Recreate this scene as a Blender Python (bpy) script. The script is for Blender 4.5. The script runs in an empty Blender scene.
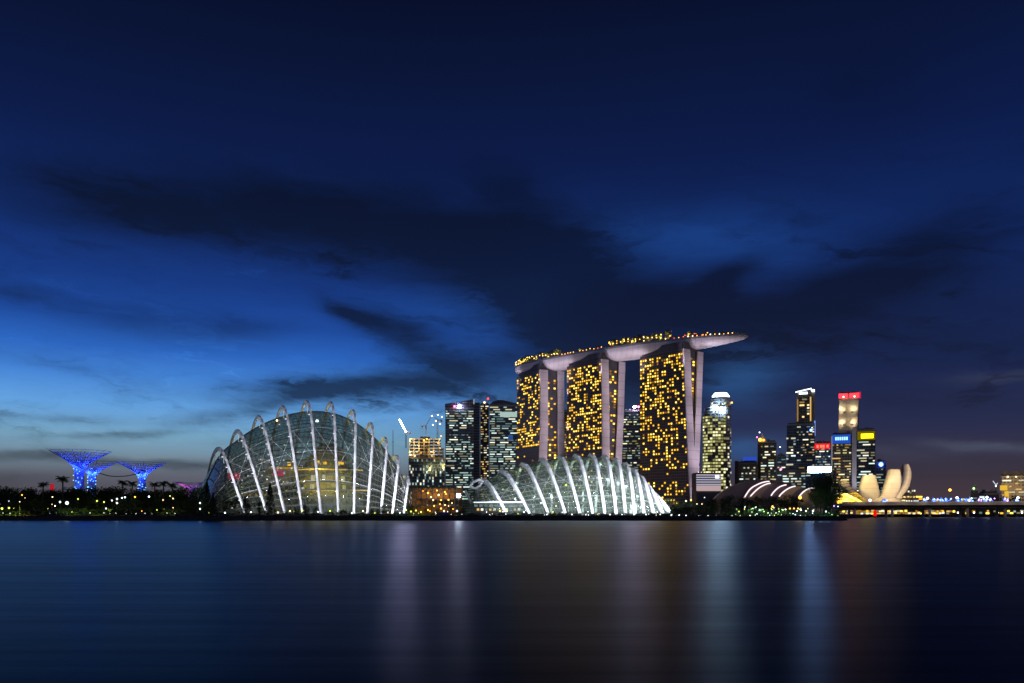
import bpy, math, random
from mathutils import Vector, Matrix
R = math.radians
scene = bpy.context.scene
COL = scene.collection
F, HY, ZC, W0, H0 = 832.0, 512.0, 4.0, 1024, 683

# ------------------------------------------------------------------ camera
cam_d = bpy.data.cameras.new('camera')
cam = bpy.data.objects.new('camera', cam_d); COL.objects.link(cam)
cam.location = (0, 0, ZC); cam.rotation_euler = (R(90), 0, 0)
cam_d.sensor_width = 36; cam_d.lens = 36*F/W0
cam_d.shift_y = (HY-H0/2)/W0
cam_d.clip_start = 0.5; cam_d.clip_end = 20000
scene.camera = cam

# ------------------------------------------------------------------ world
SUN_EL, SUN_AZ = R(-3.0), R(-24)
world = bpy.data.worlds.new('World'); scene.world = world; world.use_nodes = True
nt = world.node_tree; nt.nodes.clear()

class E:
    """tiny expression wrapper over shader math nodes"""
    def __init__(s, v, nt): s.v = v; s.nt = nt
    def _m(s, op, *a):
        n = s.nt.nodes.new('ShaderNodeMath'); n.operation = op
        for i, q in enumerate((s,)+a):
            q = q.v if isinstance(q, E) else q
            if isinstance(q, (int, float)): n.inputs[i].default_value = q
            else: s.nt.links.new(q, n.inputs[i])
        return E(n.outputs[0], s.nt)
    def __add__(s, o): return s._m('ADD', o)
    def __sub__(s, o): return s._m('SUBTRACT', o)
    def __mul__(s, o): return s._m('MULTIPLY', o)
    def __truediv__(s, o): return s._m('DIVIDE', o)
    def smooth(s, a, b):
        n = s.nt.nodes.new('ShaderNodeMapRange'); n.interpolation_type = 'SMOOTHSTEP'
        s.nt.links.new(s.v, n.inputs[0]); n.inputs[1].default_value = a; n.inputs[2].default_value = b
        return E(n.outputs[0], s.nt)
    def clamp(s):
        r = s._m('ADD', 0.0); r.v.node.use_clamp = True; return r
def combine(nt, x, y, z):
    n = nt.nodes.new('ShaderNodeCombineXYZ')
    for i, q in enumerate((x, y, z)):
        if isinstance(q, E): nt.links.new(q.v, n.inputs[i])
        else: n.inputs[i].default_value = q
    return n.outputs[0]
def noise(nt, vec, scale, detail=5, rough=.55, dist=0.0):
    n = nt.nodes.new('ShaderNodeTexNoise')
    nt.links.new(vec, n.inputs['Vector'])
    n.inputs['Scale'].default_value = scale; n.inputs['Detail'].default_value = detail
    n.inputs['Roughness'].default_value = rough; n.inputs['Distortion'].default_value = dist
    return E(n.outputs['Fac'], nt)
def ramp(nt, fac, stops):
    n = nt.nodes.new('ShaderNodeValToRGB'); cr = n.color_ramp
    while len(cr.elements) < len(stops): cr.elements.new(0.5)
    for e, (p, c) in zip(cr.elements, stops): e.position = p; e.color = (*c, 1)
    nt.links.new(fac.v if isinstance(fac, E) else fac, n.inputs[0]); return n.outputs[0]
def mix(nt, fac, a, b, mode='MIX'):
    n = nt.nodes.new('ShaderNodeMix'); n.data_type = 'RGBA'; n.blend_type = mode
    for i, q in ((0, fac), (6, a), (7, b)):
        if isinstance(q, E): q = q.v
        if isinstance(q, (int, float)): n.inputs[i].default_value = q
        elif isinstance(q, tuple): n.inputs[i].default_value = (*q, 1)
        else: nt.links.new(q, n.inputs[i])
    return n.outputs[2]

def build_sky():
    tc = nt.nodes.new('ShaderNodeTexCoord')
    sep = nt.nodes.new('ShaderNodeSeparateXYZ'); nt.links.new(tc.outputs['Generated'], sep.inputs[0])
    x, y, z = (E(sep.outputs[i], nt) for i in range(3))
    az = x._m('ARCTAN2', y)
    hor = (x*x+y*y)._m('SQRT')
    te = z/(hor+0.0001)
    te = te._m('MAXIMUM', 0.0)
    el = te._m('ARCTANGENT')
    warp = combine(nt, az*2.2, el*7.0, 0.0)
    w1 = noise(nt, warp, 3.0, 5, .6) - 0.5
    w2 = noise(nt, combine(nt, az*2.2+7.3, el*7.0, 3.1), 3.0, 5, .6) - 0.5
    fine = noise(nt, combine(nt, az*5+w2*1.5, el*26+w1*3.0, 1.7), 1.6, 7, .62, .3)
    soft = noise(nt, combine(nt, az*3+w1*.8, el*12, 9.2), 1.5, 5, .55, .4)
    azw = az + w1*0.085; elw = el + w2*0.028
    def blob(px, py, sx, sy, rot=0):
        a0 = math.atan2(px-512, F); e0 = math.atan2(HY-py, math.hypot(F, px-512))
        sx *= math.cos(a0)**2/F; sy /= F; c, s = math.cos(R(rot)), math.sin(R(rot))
        dx = azw-a0; dy = elw-e0
        u = (dx*c+dy*s)/sx; v = (dy*c-dx*s)/sy
        return ((u*u+v*v)*-1.0)._m('EXPONENT')
    t = te/0.65
    left = ramp(nt, t, [(0,(.060,.052,.066)),(.038,(.085,.084,.110)),(.065,(.115,.130,.170)),(.095,(.175,.265,.345)),(.13,(.185,.385,.56)),(.18,(.125,.365,.76)),(.23,(.058,.235,.69)),(.275,(.024,.135,.54)),(.325,(.0115,.070,.35)),
                        (.40,(.0072,.040,.225)),(.5,(.0046,.022,.130)),(.65,(.0029,.0105,.066)),(.8,(.0022,.0066,.038)),(1,(.0013,.0032,.017))])
    right = ramp(nt, t, [(0,(.070,.045,.052)),(.06,(.042,.034,.052)),(.15,(.019,.025,.075)),(.25,(.010,.020,.085)),(.4,(.006,.021,.115)),
                         (.5,(.0048,.020,.115)),(.65,(.0032,.0105,.066)),(.8,(.0026,.0075,.042)),(1,(.0016,.0036,.019))])
    side = (az + w1*.08).smooth(math.atan2(330-512, F), math.atan2(720-512, F))
    base = mix(nt, side, left, right)
    # brighter blue openings between the clouds
    glow = blob(735,375,40,26)*.75 + blob(748,452,42,15)*.6
    base = mix(nt, glow.clamp(), base, (.028,.115,.33))
    glow2 = blob(500,325,45,22,20)*.8 + blob(700,245,130,28,-6)*.45 + blob(480,300,160,26,14)*.5
    base = mix(nt, glow2.clamp(), base, (.013,.075,.34))
    pale = blob(985,447,60,5,-6)*.7 + blob(1010,378,60,5,0)*.35 + blob(845,452,80,7,-4)*.25
    base = mix(nt, (pale*fine*1.6).clamp(), base, (.085,.10,.155))
    # cloud cover: one list of banks (placed by bearing and height) plus wisps
    # (px, py, sx, sy, tilt, strength)
    B = [(90,203,110,26,0,.62),(225,208,140,34,2,.62),(360,226,150,44,8,.70),(475,252,120,46,14,.78),(560,290,90,60,30,.95),(645,306,125,40,-4,.80),(712,288,44,13,-30,.8),
         (395,328,50,15,14,.85),(345,312,30,10,24,.8),(430,355,60,14,20,.45),(300,390,110,13,-4,.62),(430,378,95,20,-8,.80),(235,412,60,8,-14,.5),(150,322,90,17,2,.5),(250,330,60,12,-6,.3),(20,290,60,12,0,.35),(60,365,80,9,8,.28),
         (40,457,110,6,0,.72),(190,464,70,5,2,.6),(20,482,90,9,0,.55),(120,436,70,3.5,-4,.5),(60,420,90,4,0,.3),(300,440,60,5,-4,.35),
         (820,310,200,36,-14,.65),(900,255,110,30,-20,.5),(960,330,150,40,0,.45),(610,400,110,36,0,.55),(870,80,80,40,0,.35),(520,190,60,18,20,.45),(880,400,120,14,4,.35)]
    cl = None
    for (px, py, sx, sy, rot, st) in B:
        b = blob(px, py, sx, sy, -rot)*st
        cl = b if cl is None else cl + b
    # long tilted fibres: the same cloud drawn out by the wind
    ca_, sa_ = math.cos(R(11)), math.sin(R(11))
    fu = azw*ca_ - elw*sa_; fv = azw*sa_ + elw*ca_
    fib = noise(nt, combine(nt, fu*2.6+w2*.5, fv*17+w1*1.2, 4.4), 1.5, 7, .60, .5)
    fib2 = noise(nt, combine(nt, az*2.0+w2*.7, el*8+w1*1.5, 12.4), 1.7, 6, .58, .7)
    cl = cl*(soft*0.9+0.48)*(fib*.95+.54)
    band = te.smooth(.03,.10)*te.smooth(.46,.28)
    wisps = (fib.smooth(.47,.74)*fib2.smooth(.36,.64)*.56 + fib2.smooth(.48,.78)*.42)*band
    light = fib.smooth(.52,.30)*fib2.smooth(.50,.34)*band*(side*-.8+1.0)
    base = mix(nt, (light*.8).clamp(), base, mix(nt, 1.0, base, (1.9,1.8,1.55), 'MULTIPLY'))
    cover = (cl + wisps).clamp()
    cover = cover.smooth(-.12, 1.10)
    ccol_l = ramp(nt, t, [(0,(.026,.024,.034)),(.1,(.030,.042,.062)),(.2,(.007,.022,.062)),(.35,(.003,.009,.036)),(.6,(.0018,.0046,.020)),(1,(.0012,.003,.014))])
    ccol_r = ramp(nt, t, [(0,(.030,.022,.030)),(.1,(.014,.015,.030)),(.25,(.005,.0088,.028)),(.45,(.0026,.0062,.028)),(.65,(.0020,.005,.024)),(1,(.0012,.003,.014))])
    col = mix(nt, (cover*.94).clamp(), base, mix(nt, side, ccol_l, ccol_r))
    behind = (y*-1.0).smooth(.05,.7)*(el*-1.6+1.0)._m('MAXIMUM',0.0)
    col = mix(nt, behind.clamp(), col, (.105,.092,.115))  # mauve glow added behind the camera to brighten the facades facing it
    sky = nt.nodes.new('ShaderNodeTexSky'); sky.sky_type = 'NISHITA'; sky.sun_disc = False
    sky.sun_elevation = SUN_EL; sky.sun_rotation = SUN_AZ
    bg1 = nt.nodes.new('ShaderNodeBackground'); bg1.inputs[1].default_value = 0.012
    nt.links.new(sky.outputs[0], bg1.inputs[0])
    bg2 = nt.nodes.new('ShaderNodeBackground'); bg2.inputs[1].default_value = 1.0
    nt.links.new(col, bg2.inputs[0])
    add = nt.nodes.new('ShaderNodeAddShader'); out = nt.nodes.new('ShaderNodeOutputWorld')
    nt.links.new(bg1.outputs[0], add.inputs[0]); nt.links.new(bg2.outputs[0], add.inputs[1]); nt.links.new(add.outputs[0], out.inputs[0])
build_sky()
world.cycles.sampling_method = 'MANUAL'; world.cycles.sample_map_resolution = 256

sun_d = bpy.data.lights.new('sun', 'SUN'); sun_d.energy = 0.02; sun_d.angle = R(10); sun_d.color = (.75,.85,1)
sun = bpy.data.objects.new('sun', sun_d); COL.objects.link(sun)
sun.rotation_euler = (R(90)-SUN_EL, 0, math.pi-SUN_AZ)   # below the horizon, like the sky's sun

scene.view_settings.view_transform = 'Standard'; scene.view_settings.look = 'None'
scene.view_settings.exposure = 0; scene.view_settings.gamma = 1; scene.view_settings.use_curve_mapping = False
scene.render.engine = 'CYCLES'
cy = scene.cycles
cy.use_denoising = True; cy.sample_clamp_indirect = 4; cy.sample_clamp_direct = 0
cy.max_bounces = 8; cy.transparent_max_bounces = 24; cy.diffuse_bounces = 2; cy.glossy_bounces = 3
cy.pixel_filter_type = 'BLACKMAN_HARRIS'; cy.filter_width = 1.55
cy.caustics_reflective = False; cy.caustics_refractive = False

# ------------------------------------------------------------------ helpers
def P(px, py, Y): return Vector(((px-512)/F*Y, Y, ZC-(py-HY)/F*Y))
def PX(px, Y): return (px-512)/F*Y
def PZ(py, Y): return ZC-(py-HY)/F*Y
GZ = 2.2

class MB:
    def __init__(s): s.v = []; s.f = []; s.uv = None
    def quad(s, a, b, c, d):
        n = len(s.v); s.v += [tuple(a), tuple(b), tuple(c), tuple(d)]; s.f.append((n, n+1, n+2, n+3)); return s
    def poly(s, pts):
        n = len(s.v); s.v += [tuple(p) for p in pts]; s.f.append(tuple(range(n, n+len(pts)))); return s
    def box(s, x0, x1, y0, y1, z0, z1):
        n = len(s.v)
        s.v += [(x0,y0,z0),(x1,y0,z0),(x1,y1,z0),(x0,y1,z0),(x0,y0,z1),(x1,y0,z1),(x1,y1,z1),(x0,y1,z1)]
        for q in ((0,3,2,1),(4,5,6,7),(0,1,5,4),(1,2,6,5),(2,3,7,6),(3,0,4,7)): s.f.append(tuple(n+i for i in q))
        return s
    def loft(s, rows, closed=False, cap=False):
        n = len(s.v); m = len(rows[0])
        for r in rows: s.v += [tuple(p) for p in r]
        for i in range(len(rows)-1):
            for j in range(m if closed else m-1):
                k = (j+1) % m
                s.f.append((n+i*m+j, n+i*m+k, n+(i+1)*m+k, n+(i+1)*m+j))
        if cap:
            s.f.append(tuple(n+j for j in range(m))[::-1]); s.f.append(tuple(n+(len(rows)-1)*m+j for j in range(m)))
        return s
    def tube(s, pts, r, sides=6, cap=True):
        pts = [Vector(p) for p in pts]; rows = []
        for i, p in enumerate(pts):
            t = (pts[min(i+1, len(pts)-1)]-pts[max(i-1, 0)])
            t = t.normalized() if t.length > 1e-6 else Vector((0,0,1))
            a = t.cross(Vector((0,0,1)));
            if a.length < 1e-3: a = Vector((1,0,0))
            a.normalize(); b = t.cross(a).normalized()
            rr = r[i] if isinstance(r, (list, tuple)) else r
            rows.append([p+a*rr*math.cos(2*math.pi*k/sides)+b*rr*math.sin(2*math.pi*k/sides) for k in range(sides)])
        return s.loft(rows, True, cap)
    def lathe(s, prof, sides=16, c=(0,0,0)):
        rows = [[(c[0]+r*math.cos(2*math.pi*k/sides), c[1]+r*math.sin(2*math.pi*k/sides), c[2]+z) for k in range(sides)] for r, z in prof]
        return s.loft(rows, True, True)
    def ball(s, c, r, seg=8, rings=5):
        prof = [(max(.02, math.sin(math.pi*i/rings))*r, -math.cos(math.pi*i/rings)*r) for i in range(rings+1)]
        return s.lathe(prof, seg, c)
    def mesh(s, name, mat=None, smooth=False):
        m = bpy.data.meshes.new(name); m.from_pydata(s.v, [], s.f); m.update()
        if mat: m.materials.append(mat)
        if smooth:
            for p in m.polygons: p.use_smooth = True
        return m
    def build(s, name, mat, parent=None, smooth=False):
        return link(name, s.mesh(name, mat, smooth), parent)
def link(name, mesh, parent=None):
    o = bpy.data.objects.new(name, mesh); COL.objects.link(o)
    if parent is not None: o.parent = parent
    return o
def tag(o, label=None, cat=None, group=None, kind=None):
    if label: o['label'] = label
    if cat: o['category'] = cat
    if group: o['group'] = group
    if kind: o['kind'] = kind
    return o
def thing(name, label, cat, loc=(0,0,0), rz=0, group=None):
    o = bpy.data.objects.new(name, None); COL.objects.link(o)
    o.location = loc; o.rotation_euler = (0, 0, rz); o.empty_display_size = 1
    return tag(o, label, cat, group)
def copy_tree(o, parent=None):
    c = o.copy(); COL.objects.link(c)
    if parent is not None: c.parent = parent
    for ch in o.children: copy_tree(ch, c)
    return c
def catmull(pts, n):
    """n samples through tuples of floats"""
    out = []; k = len(pts)
    for i in range(n):
        t = i/(n-1)*(k-1); j = min(int(t), k-2); u = t-j
        p0, p1, p2, p3 = pts[max(j-1,0)], pts[j], pts[j+1], pts[min(j+2,k-1)]
        out.append(tuple(.5*((2*b)+(c-a)*u+(2*a-5*b+4*c-d)*u*u+(3*b-a-3*c+d)*u**3) for a, b, c, d in zip(p0,p1,p2,p3)))
    return out
def interp(tab, t):
    for (a, *va), (b, *vb) in zip(tab, tab[1:]):
        if t <= b:
            u = (t-a)/(b-a) if b > a else 0
            return [x+(y-x)*u for x, y in zip(va, vb)]
    return list(tab[-1][1:])

# ------------------------------------------------------------------ materials
def mat(name, col, rough=.6, metal=0, var=.25, scale=.15, spec=.4):
    m = bpy.data.materials.new(name); m.use_nodes = True; t = m.node_tree; b = t.nodes['Principled BSDF']
    tc = t.nodes.new('ShaderNodeTexCoord')
    nz = noise(t, tc.outputs['Object'], scale, 5, .6)
    lo = tuple(c*(1-var) for c in col); hi = tuple(min(1, c*(1+var)) for c in col)
    t.links.new(ramp(t, nz, [(.3, lo), (.7, hi)]), b.inputs['Base Color'])
    b.inputs['Roughness'].default_value = rough; b.inputs['Metallic'].default_value = metal
    b.inputs['Specular IOR Level'].default_value = spec
    return m
def emis(name, col, s):
    m = bpy.data.materials.new(name); m.use_nodes = True; t = m.node_tree; t.nodes.clear()
    e = t.nodes.new('ShaderNodeEmission'); e.inputs[0].default_value = (*col, 1); e.inputs[1].default_value = s
    o = t.nodes.new('ShaderNodeOutputMaterial'); t.links.new(e.outputs[0], o.inputs[0])
    return m
def facade(name, glass, span, fh, cw, rough=.18, sp=.28, mu=.16):
    """curtain wall: spandrel bands every storey and mullions every bay, in object space"""
    m = bpy.data.materials.new(name); m.use_nodes = True; t = m.node_tree; b = t.nodes['Principled BSDF']
    tc = t.nodes.new('ShaderNodeTexCoord'); s = t.nodes.new('ShaderNodeSeparateXYZ'); t.links.new(tc.outputs['Object'], s.inputs[0])
    x, y, z = (E(s.outputs[i], t) for i in range(3))
    fz = (z/fh)._m('FRACT')._m('LESS_THAN', sp)
    fx = ((x+y)/cw)._m('FRACT')._m('LESS_THAN', mu)
    cell = noise(t, combine(t, ((x+y)/cw)._m('FLOOR'), (z/fh)._m('FLOOR'), 0.0), .73, 1)
    g = mix(t, cell.smooth(.3,.7), tuple(c*.6 for c in glass), tuple(c*1.5 for c in glass))
    line = fz._m('MAXIMUM', fx)
    t.links.new(mix(t, line, g, span), b.inputs['Base Color'])
    t.links.new((line*.4+rough).v, b.inputs['Roughness'])
    b.inputs['Specular IOR Level'].default_value = .45
    return m
M = {}
M['white_steel'] = mat('white_steel', (.78,.78,.80), .45, var=.06)
M['grey_steel'] = mat('grey_steel', (.30,.31,.33), .5, var=.2)
M['dark_steel'] = mat('dark_steel', (.06,.06,.065), .5, var=.3)
M['concrete'] = mat('concrete', (.30,.29,.27), .85, var=.2)
M['pale_wall'] = mat('pale_wall', (.62,.60,.58), .75, var=.12)
M['beige_wall'] = mat('beige_wall', (.42,.35,.26), .8, var=.2)
M['dark_wall'] = mat('dark_wall', (.075,.075,.085), .6, var=.3)
M['brown_wall'] = mat('brown_wall', (.11,.08,.065), .7, var=.3)
M['roof_mauve'] = mat('roof_mauve', (.20,.155,.175), .5, var=.15, scale=.05)
M['petal'] = mat('petal', (.60,.55,.46), .55, var=.08, scale=.06)
M['bark'] = mat('bark', (.09,.07,.05), .9, var=.4, scale=.8)
M['ground'] = mat('ground', (.045,.055,.03), .95, var=.5, scale=.05)
M['stone'] = mat('stone', (.07,.068,.065), .9, var=.5, scale=.6)
M['soil'] = mat('soil', (.05,.042,.03), .95, var=.5, scale=.2)
def leafmat(name, c):
    m = mat(name, c, .7, var=.5, scale=.35, spec=.25); return m
LEAF = [leafmat('leaf_a', (.045,.075,.028)), leafmat('leaf_b', (.055,.09,.03)), leafmat('leaf_c', (.04,.06,.03))]
def seam_mat(name, col, per, axis, rough=.5, dark=.72, wd=.10):
    m = mat(name, col, rough, var=.10, scale=.04); t = m.node_tree; b = t.nodes['Principled BSDF']
    old = b.inputs['Base Color'].links[0].from_socket
    tc = t.nodes.new('ShaderNodeTexCoord'); sp = t.nodes.new('ShaderNodeSeparateXYZ'); t.links.new(tc.outputs['Object'], sp.inputs[0])
    ln = (E(sp.outputs[axis], t)/per)._m('FRACT')._m('LESS_THAN', wd)
    t.links.new(mix(t, ln, old, mix(t, 1.0, old, (dark,)*3, 'MULTIPLY')), b.inputs['Base Color'])
    return m
M['hull_cladding'] = seam_mat('hull_cladding', (.72,.70,.74), 6.0, 0, .45, .84, .10)
M['end_cladding'] = seam_mat('end_cladding', (.62,.58,.60), 10.2, 2, .7, .80, .10)
M['petal'] = seam_mat('petal_cladding', (.60,.55,.46), 4.2, 2, .55, .84, .10)
WIN = {
 'gold': [emis('gold_window', (1,.54,.03), 1.45), emis('gold_window_bright', (1,.66,.09), 2.6), emis('gold_window_dim', (.9,.40,.03), .40)],
 'amber': [emis('amber_window', (1,.62,.18), .8), emis('amber_window_bright', (1,.72,.30), 1.5), emis('amber_window_dim', (1,.55,.15), .35)],
 'cool': [emis('cool_window', (.62,.86,.78), .62), emis('cool_window_bright', (.80,1,.92), 1.15), emis('cool_window_dim', (.45,.72,.72), .27)],
 'pale': [emis('pale_window', (1,.93,.62), .65), emis('pale_window_bright', (1,.95,.72), 1.25), emis('pale_window_dim', (.85,.8,.5), .27)],
 'lime': [emis('lime_window', (.95,.92,.36), .62), emis('lime_window_bright', (1,.97,.52), 1.15), emis('lime_window_dim', (.8,.75,.25), .28)],
 'white': [emis('white_window', (.85,.88,1), .8), emis('white_window_bright', (.9,.95,1), 1.5), emis('white_window_dim', (.7,.75,.9), .35)],
}
L = {
 'white': emis('white_lamp', (.92,.97,1), 5), 'cool': emis('cool_lamp', (.70,.92,1), 5), 'warm': emis('warm_lamp', (1,.72,.35), 4.5),
 'amber': emis('amber_lamp', (1,.42,.05), 5), 'green': emis('green_lamp', (.55,1,.35), 3), 'lime': emis('lime_lamp', (.75,.9,.12), 2.6),
 'blue': emis('blue_lamp', (.08,.18,1), 12), 'red': emis('red_lamp', (1,.02,.02), 10), 'violet': emis('violet_lamp', (.6,.25,1), 8), 'magenta': emis('magenta_lamp', (1,.12,.45), 7),
 'star': emis('star_lamp', (.80,.68,1), 260), 'star_cool': emis('star_cool_lamp', (.45,.70,1), 330), 'star_red': emis('star_red_lamp', (1,.04,.10), 60),
}
def glassmat(name, frame, nu, nv, tint, wu=.10, wv=.14, frost=.10):
    """glazed shell: clear panes with reflections between metal glazing bars laid out along its UV map"""
    m = bpy.data.materials.new(name); m.use_nodes = True; t = m.node_tree; t.nodes.clear()
    uv = t.nodes.new('ShaderNodeTexCoord'); s = t.nodes.new('ShaderNodeSeparateXYZ'); t.links.new(uv.outputs['UV'], s.inputs[0])
    u, v = E(s.outputs[0], t), E(s.outputs[1], t)
    line = (u*nu)._m('FRACT')._m('LESS_THAN', wu)._m('MAXIMUM', (v*nv)._m('FRACT')._m('LESS_THAN', wv))
    tr = t.nodes.new('ShaderNodeBsdfTransparent'); tr.inputs[0].default_value = (*tint, 1)
    gl = t.nodes.new('ShaderNodeBsdfGlossy'); gl.inputs['Roughness'].default_value = .06
    df = t.nodes.new('ShaderNodeBsdfDiffuse'); df.inputs[0].default_value = (.50,.60,.52,1)
    fr = t.nodes.new('ShaderNodeFresnel'); fr.inputs[0].default_value = 1.5
    m1 = t.nodes.new('ShaderNodeMixShader'); t.links.new((E(fr.outputs[0], t)*.38).v, m1.inputs[0]); t.links.new(tr.outputs[0], m1.inputs[1]); t.links.new(gl.outputs[0], m1.inputs[2])
    m2 = t.nodes.new('ShaderNodeMixShader'); m2.inputs[0].default_value = frost; t.links.new(m1.outputs[0], m2.inputs[1]); t.links.new(df.outputs[0], m2.inputs[2])
    fb = t.nodes.new('ShaderNodeBsdfDiffuse'); fb.inputs[0].default_value = (*frame, 1)
    m3 = t.nodes.new('ShaderNodeMixShader'); t.links.new(line.v, m3.inputs[0]); t.links.new(m2.outputs[0], m3.inputs[1]); t.links.new(fb.outputs[0], m3.inputs[2])
    o = t.nodes.new('ShaderNodeOutputMaterial'); t.links.new(m3.outputs[0], o.inputs[0])
    return m

def lamp_light(name, kind, loc, energy, col, parent=None, aim=None, angle=60, size=1.0, blend=.6):
    if kind == 'POINT':
        kind, angle, blend = 'SPOT', 168, .25
        aim = Vector(loc)+Vector((0, 1, .22))
    d = bpy.data.lights.new(name, kind); d.energy = energy; d.color = col
    if kind == 'SPOT': d.spot_size = R(angle); d.spot_blend = blend
    d.shadow_soft_size = size
    o = bpy.data.objects.new(name, d); COL.objects.link(o); o.location = loc
    if aim is not None: o.rotation_euler = (Vector(aim)-Vector(loc)).to_track_quat('-Z', 'Y').to_euler()
    if parent is not None: o.parent = parent; o.matrix_parent_inverse = parent.matrix_basis.inverted()
    return o

# ------------------------------------------------------------------ setting: water, land
def water():
    mb = MB(); mb.quad((-9000,-300,0),(9000,-300,0),(9000,9000,0),(-9000,9000,0))
    m = bpy.data.materials.new('bay_water'); m.use_nodes = True; t = m.node_tree; t.nodes.clear()
    tc = t.nodes.new('ShaderNodeTexCoord')
    mp = t.nodes.new('ShaderNodeMapping'); mp.inputs['Scale'].default_value = (.010,.10,1); t.links.new(tc.outputs['Object'], mp.inputs[0])
    n1 = noise(t, mp.outputs[0], 1.0, 7, .68, .6)
    mp2 = t.nodes.new('ShaderNodeMapping'); mp2.inputs['Scale'].default_value = (.035,.30,1); t.links.new(tc.outputs['Object'], mp2.inputs[0])
    n2 = noise(t, mp2.outputs[0], 1.0, 4, .6, .3)
    bp = t.nodes.new('ShaderNodeBump'); bp.inputs['Strength'].default_value = .24; bp.inputs['Distance'].default_value = .12
    t.links.new(n2.v, bp.inputs['Height'])
    gl = t.nodes.new('ShaderNodeBsdfAnisotropic'); gl.distribution = 'BECKMANN'; gl.inputs['Color'].default_value = (.72,.78,.86,1)
    t.links.new((n1*.14+.245).v, gl.inputs['Roughness']); t.links.new(bp.outputs[0], gl.inputs['Normal'])
    df = t.nodes.new('ShaderNodeBsdfDiffuse'); df.inputs[0].default_value = (.002,.004,.010,1)
    fr = t.nodes.new('ShaderNodeFresnel'); fr.inputs[0].default_value = 1.19
    mp3 = t.nodes.new('ShaderNodeMapping'); mp3.inputs['Scale'].default_value = (.018,.42,1); t.links.new(tc.outputs['Object'], mp3.inputs[0])
    n3 = noise(t, mp3.outputs[0], 1.0, 6, .7, .8)
    mx = t.nodes.new('ShaderNodeMixShader'); t.links.new((E(fr.outputs[0], t)*(n1*.40+.26)*(n3*1.05+.48)).clamp().v, mx.inputs[0]); t.links.new(df.outputs[0], mx.inputs[1]); t.links.new(gl.outputs[0], mx.inputs[2])
    o = t.nodes.new('ShaderNodeOutputMaterial'); t.links.new(mx.outputs[0], o.inputs[0])
    tag(mb.build('water', m), 'smooth dark bay water with long soft reflections of the lights', kind='structure')
water()
SHORE = 390.0
def land():
    xr = PX(843, SHORE)
    front = [(-3000, SHORE), (xr, SHORE), (xr+22, 470), (238, 560), (262, 640), (3000, 640)]
    mb = MB()
    mb.poly([(x, y, GZ) for x, y in front]+[(6000, 8500, GZ), (-6000, 8500, GZ)])
    tag(mb.build('ground', M['ground']), 'flat dark lawn and soil behind the shore', kind='structure')
    # sloping stone revetment down to the water
    mb = MB(); random.seed(4)
    for (a, b) in zip(front, front[1:]):
        n = max(2, int(abs(b[0]-a[0]) + abs(b[1]-a[1]))//6); n = min(n, 220)
        a3 = (max(a[0], -420), a[1]); b3 = (min(b[0], 700), b[1])
        d = Vector((b3[0]-a3[0], b3[1]-a3[1], 0)); nrm = Vector((d.y, -d.x, 0)).normalized()
        top, mid, bot = [], [], []
        for i in range(n+1):
            p = Vector((a3[0], a3[1], 0))+d*(i/n)
            j = random.uniform(-.35,.35)
            top.append(p+Vector((0,0,GZ+.05))-nrm*.4); mid.append(p+nrm*(1.0+j)+Vector((0,0,1.15+j*.5))); bot.append(p+nrm*(2.6+j)+Vector((0,0,-.6)))
        mb.loft([bot, mid, top])
    tag(mb.build('revetment', M['stone']), 'rough stone slope along the waterline', kind='structure')
    mb = MB(); mb.box(-420, xr-2, SHORE+5.5, SHORE+8.5, GZ+.004, GZ+.10)
    tag(mb.build('promenade_path', M['concrete']), 'pale footpath following the shore', kind='structure')
land()

# ------------------------------------------------------------------ windows and towers
_unit = {}
def unit_box(m):
    if m.name not in _unit:
        mb = MB()
        v = [(-.5,-.5,-.5),(.5,-.5,-.5),(.5,.5,-.5),(-.5,.5,-.5),(-.5,-.5,.5),(.5,-.5,.5),(.5,.5,.5),(-.5,.5,.5)]
        mb.v = v; mb.f = [(0,1,5,4),(1,2,6,5),(3,0,4,7),(4,5,6,7),(0,3,2,1)]
        _unit[m.name] = mb.mesh('window_pane', m)
    return _unit[m.name]
def place_windows(parent, cells, cap=96, name='window'):
    """cells: (x,y,z,w,h,rot,mat) centre of each lit opening in the parent's frame"""
    cells = list(cells); rnd = random.Random(len(cells)); rnd.shuffle(cells)
    cells.sort(key=lambda c: -round(c[3]*c[4], 1))
    for (x, y, z, w, h, r, m) in cells[:cap]:
        o = link(name, unit_box(m), parent); o.location = (x, y, z); o.scale = (w, .5, h); o.rotation_euler = (0, 0, r)
    rest = {}
    for c in cells[cap:]: rest.setdefault(c[6].name, []).append(c)
    if rest:
        mb = MB(); mi = []; mats = []
        for k, cs in rest.items():
            mats.append(cs[0][6])
            for (x, y, z, w, h, r, m) in cs:
                q = MB().box(-w/2, w/2, -.25, .25, -h/2, h/2); cr, sr = math.cos(r), math.sin(r); n = len(mb.v)
                mb.v += [(x+a*cr-b*sr, y+a*sr+b*cr, z+c) for a, b, c in q.v]; mb.f += [tuple(n+i for i in f) for f in q.f]; mi += [len(mats)-1]*6
        me = mb.mesh('further_windows')
        for m in mats: me.materials.append(m)
        for p, i in zip(me.polygons, mi): p.material_index = i
        o = link('further_windows', me, parent); o['kind'] = 'stuff'
def pick(rnd, key):
    r = rnd.random(); w = WIN[key]
    return w[1] if r < .22 else (w[2] if r > .62 else w[0])
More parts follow.
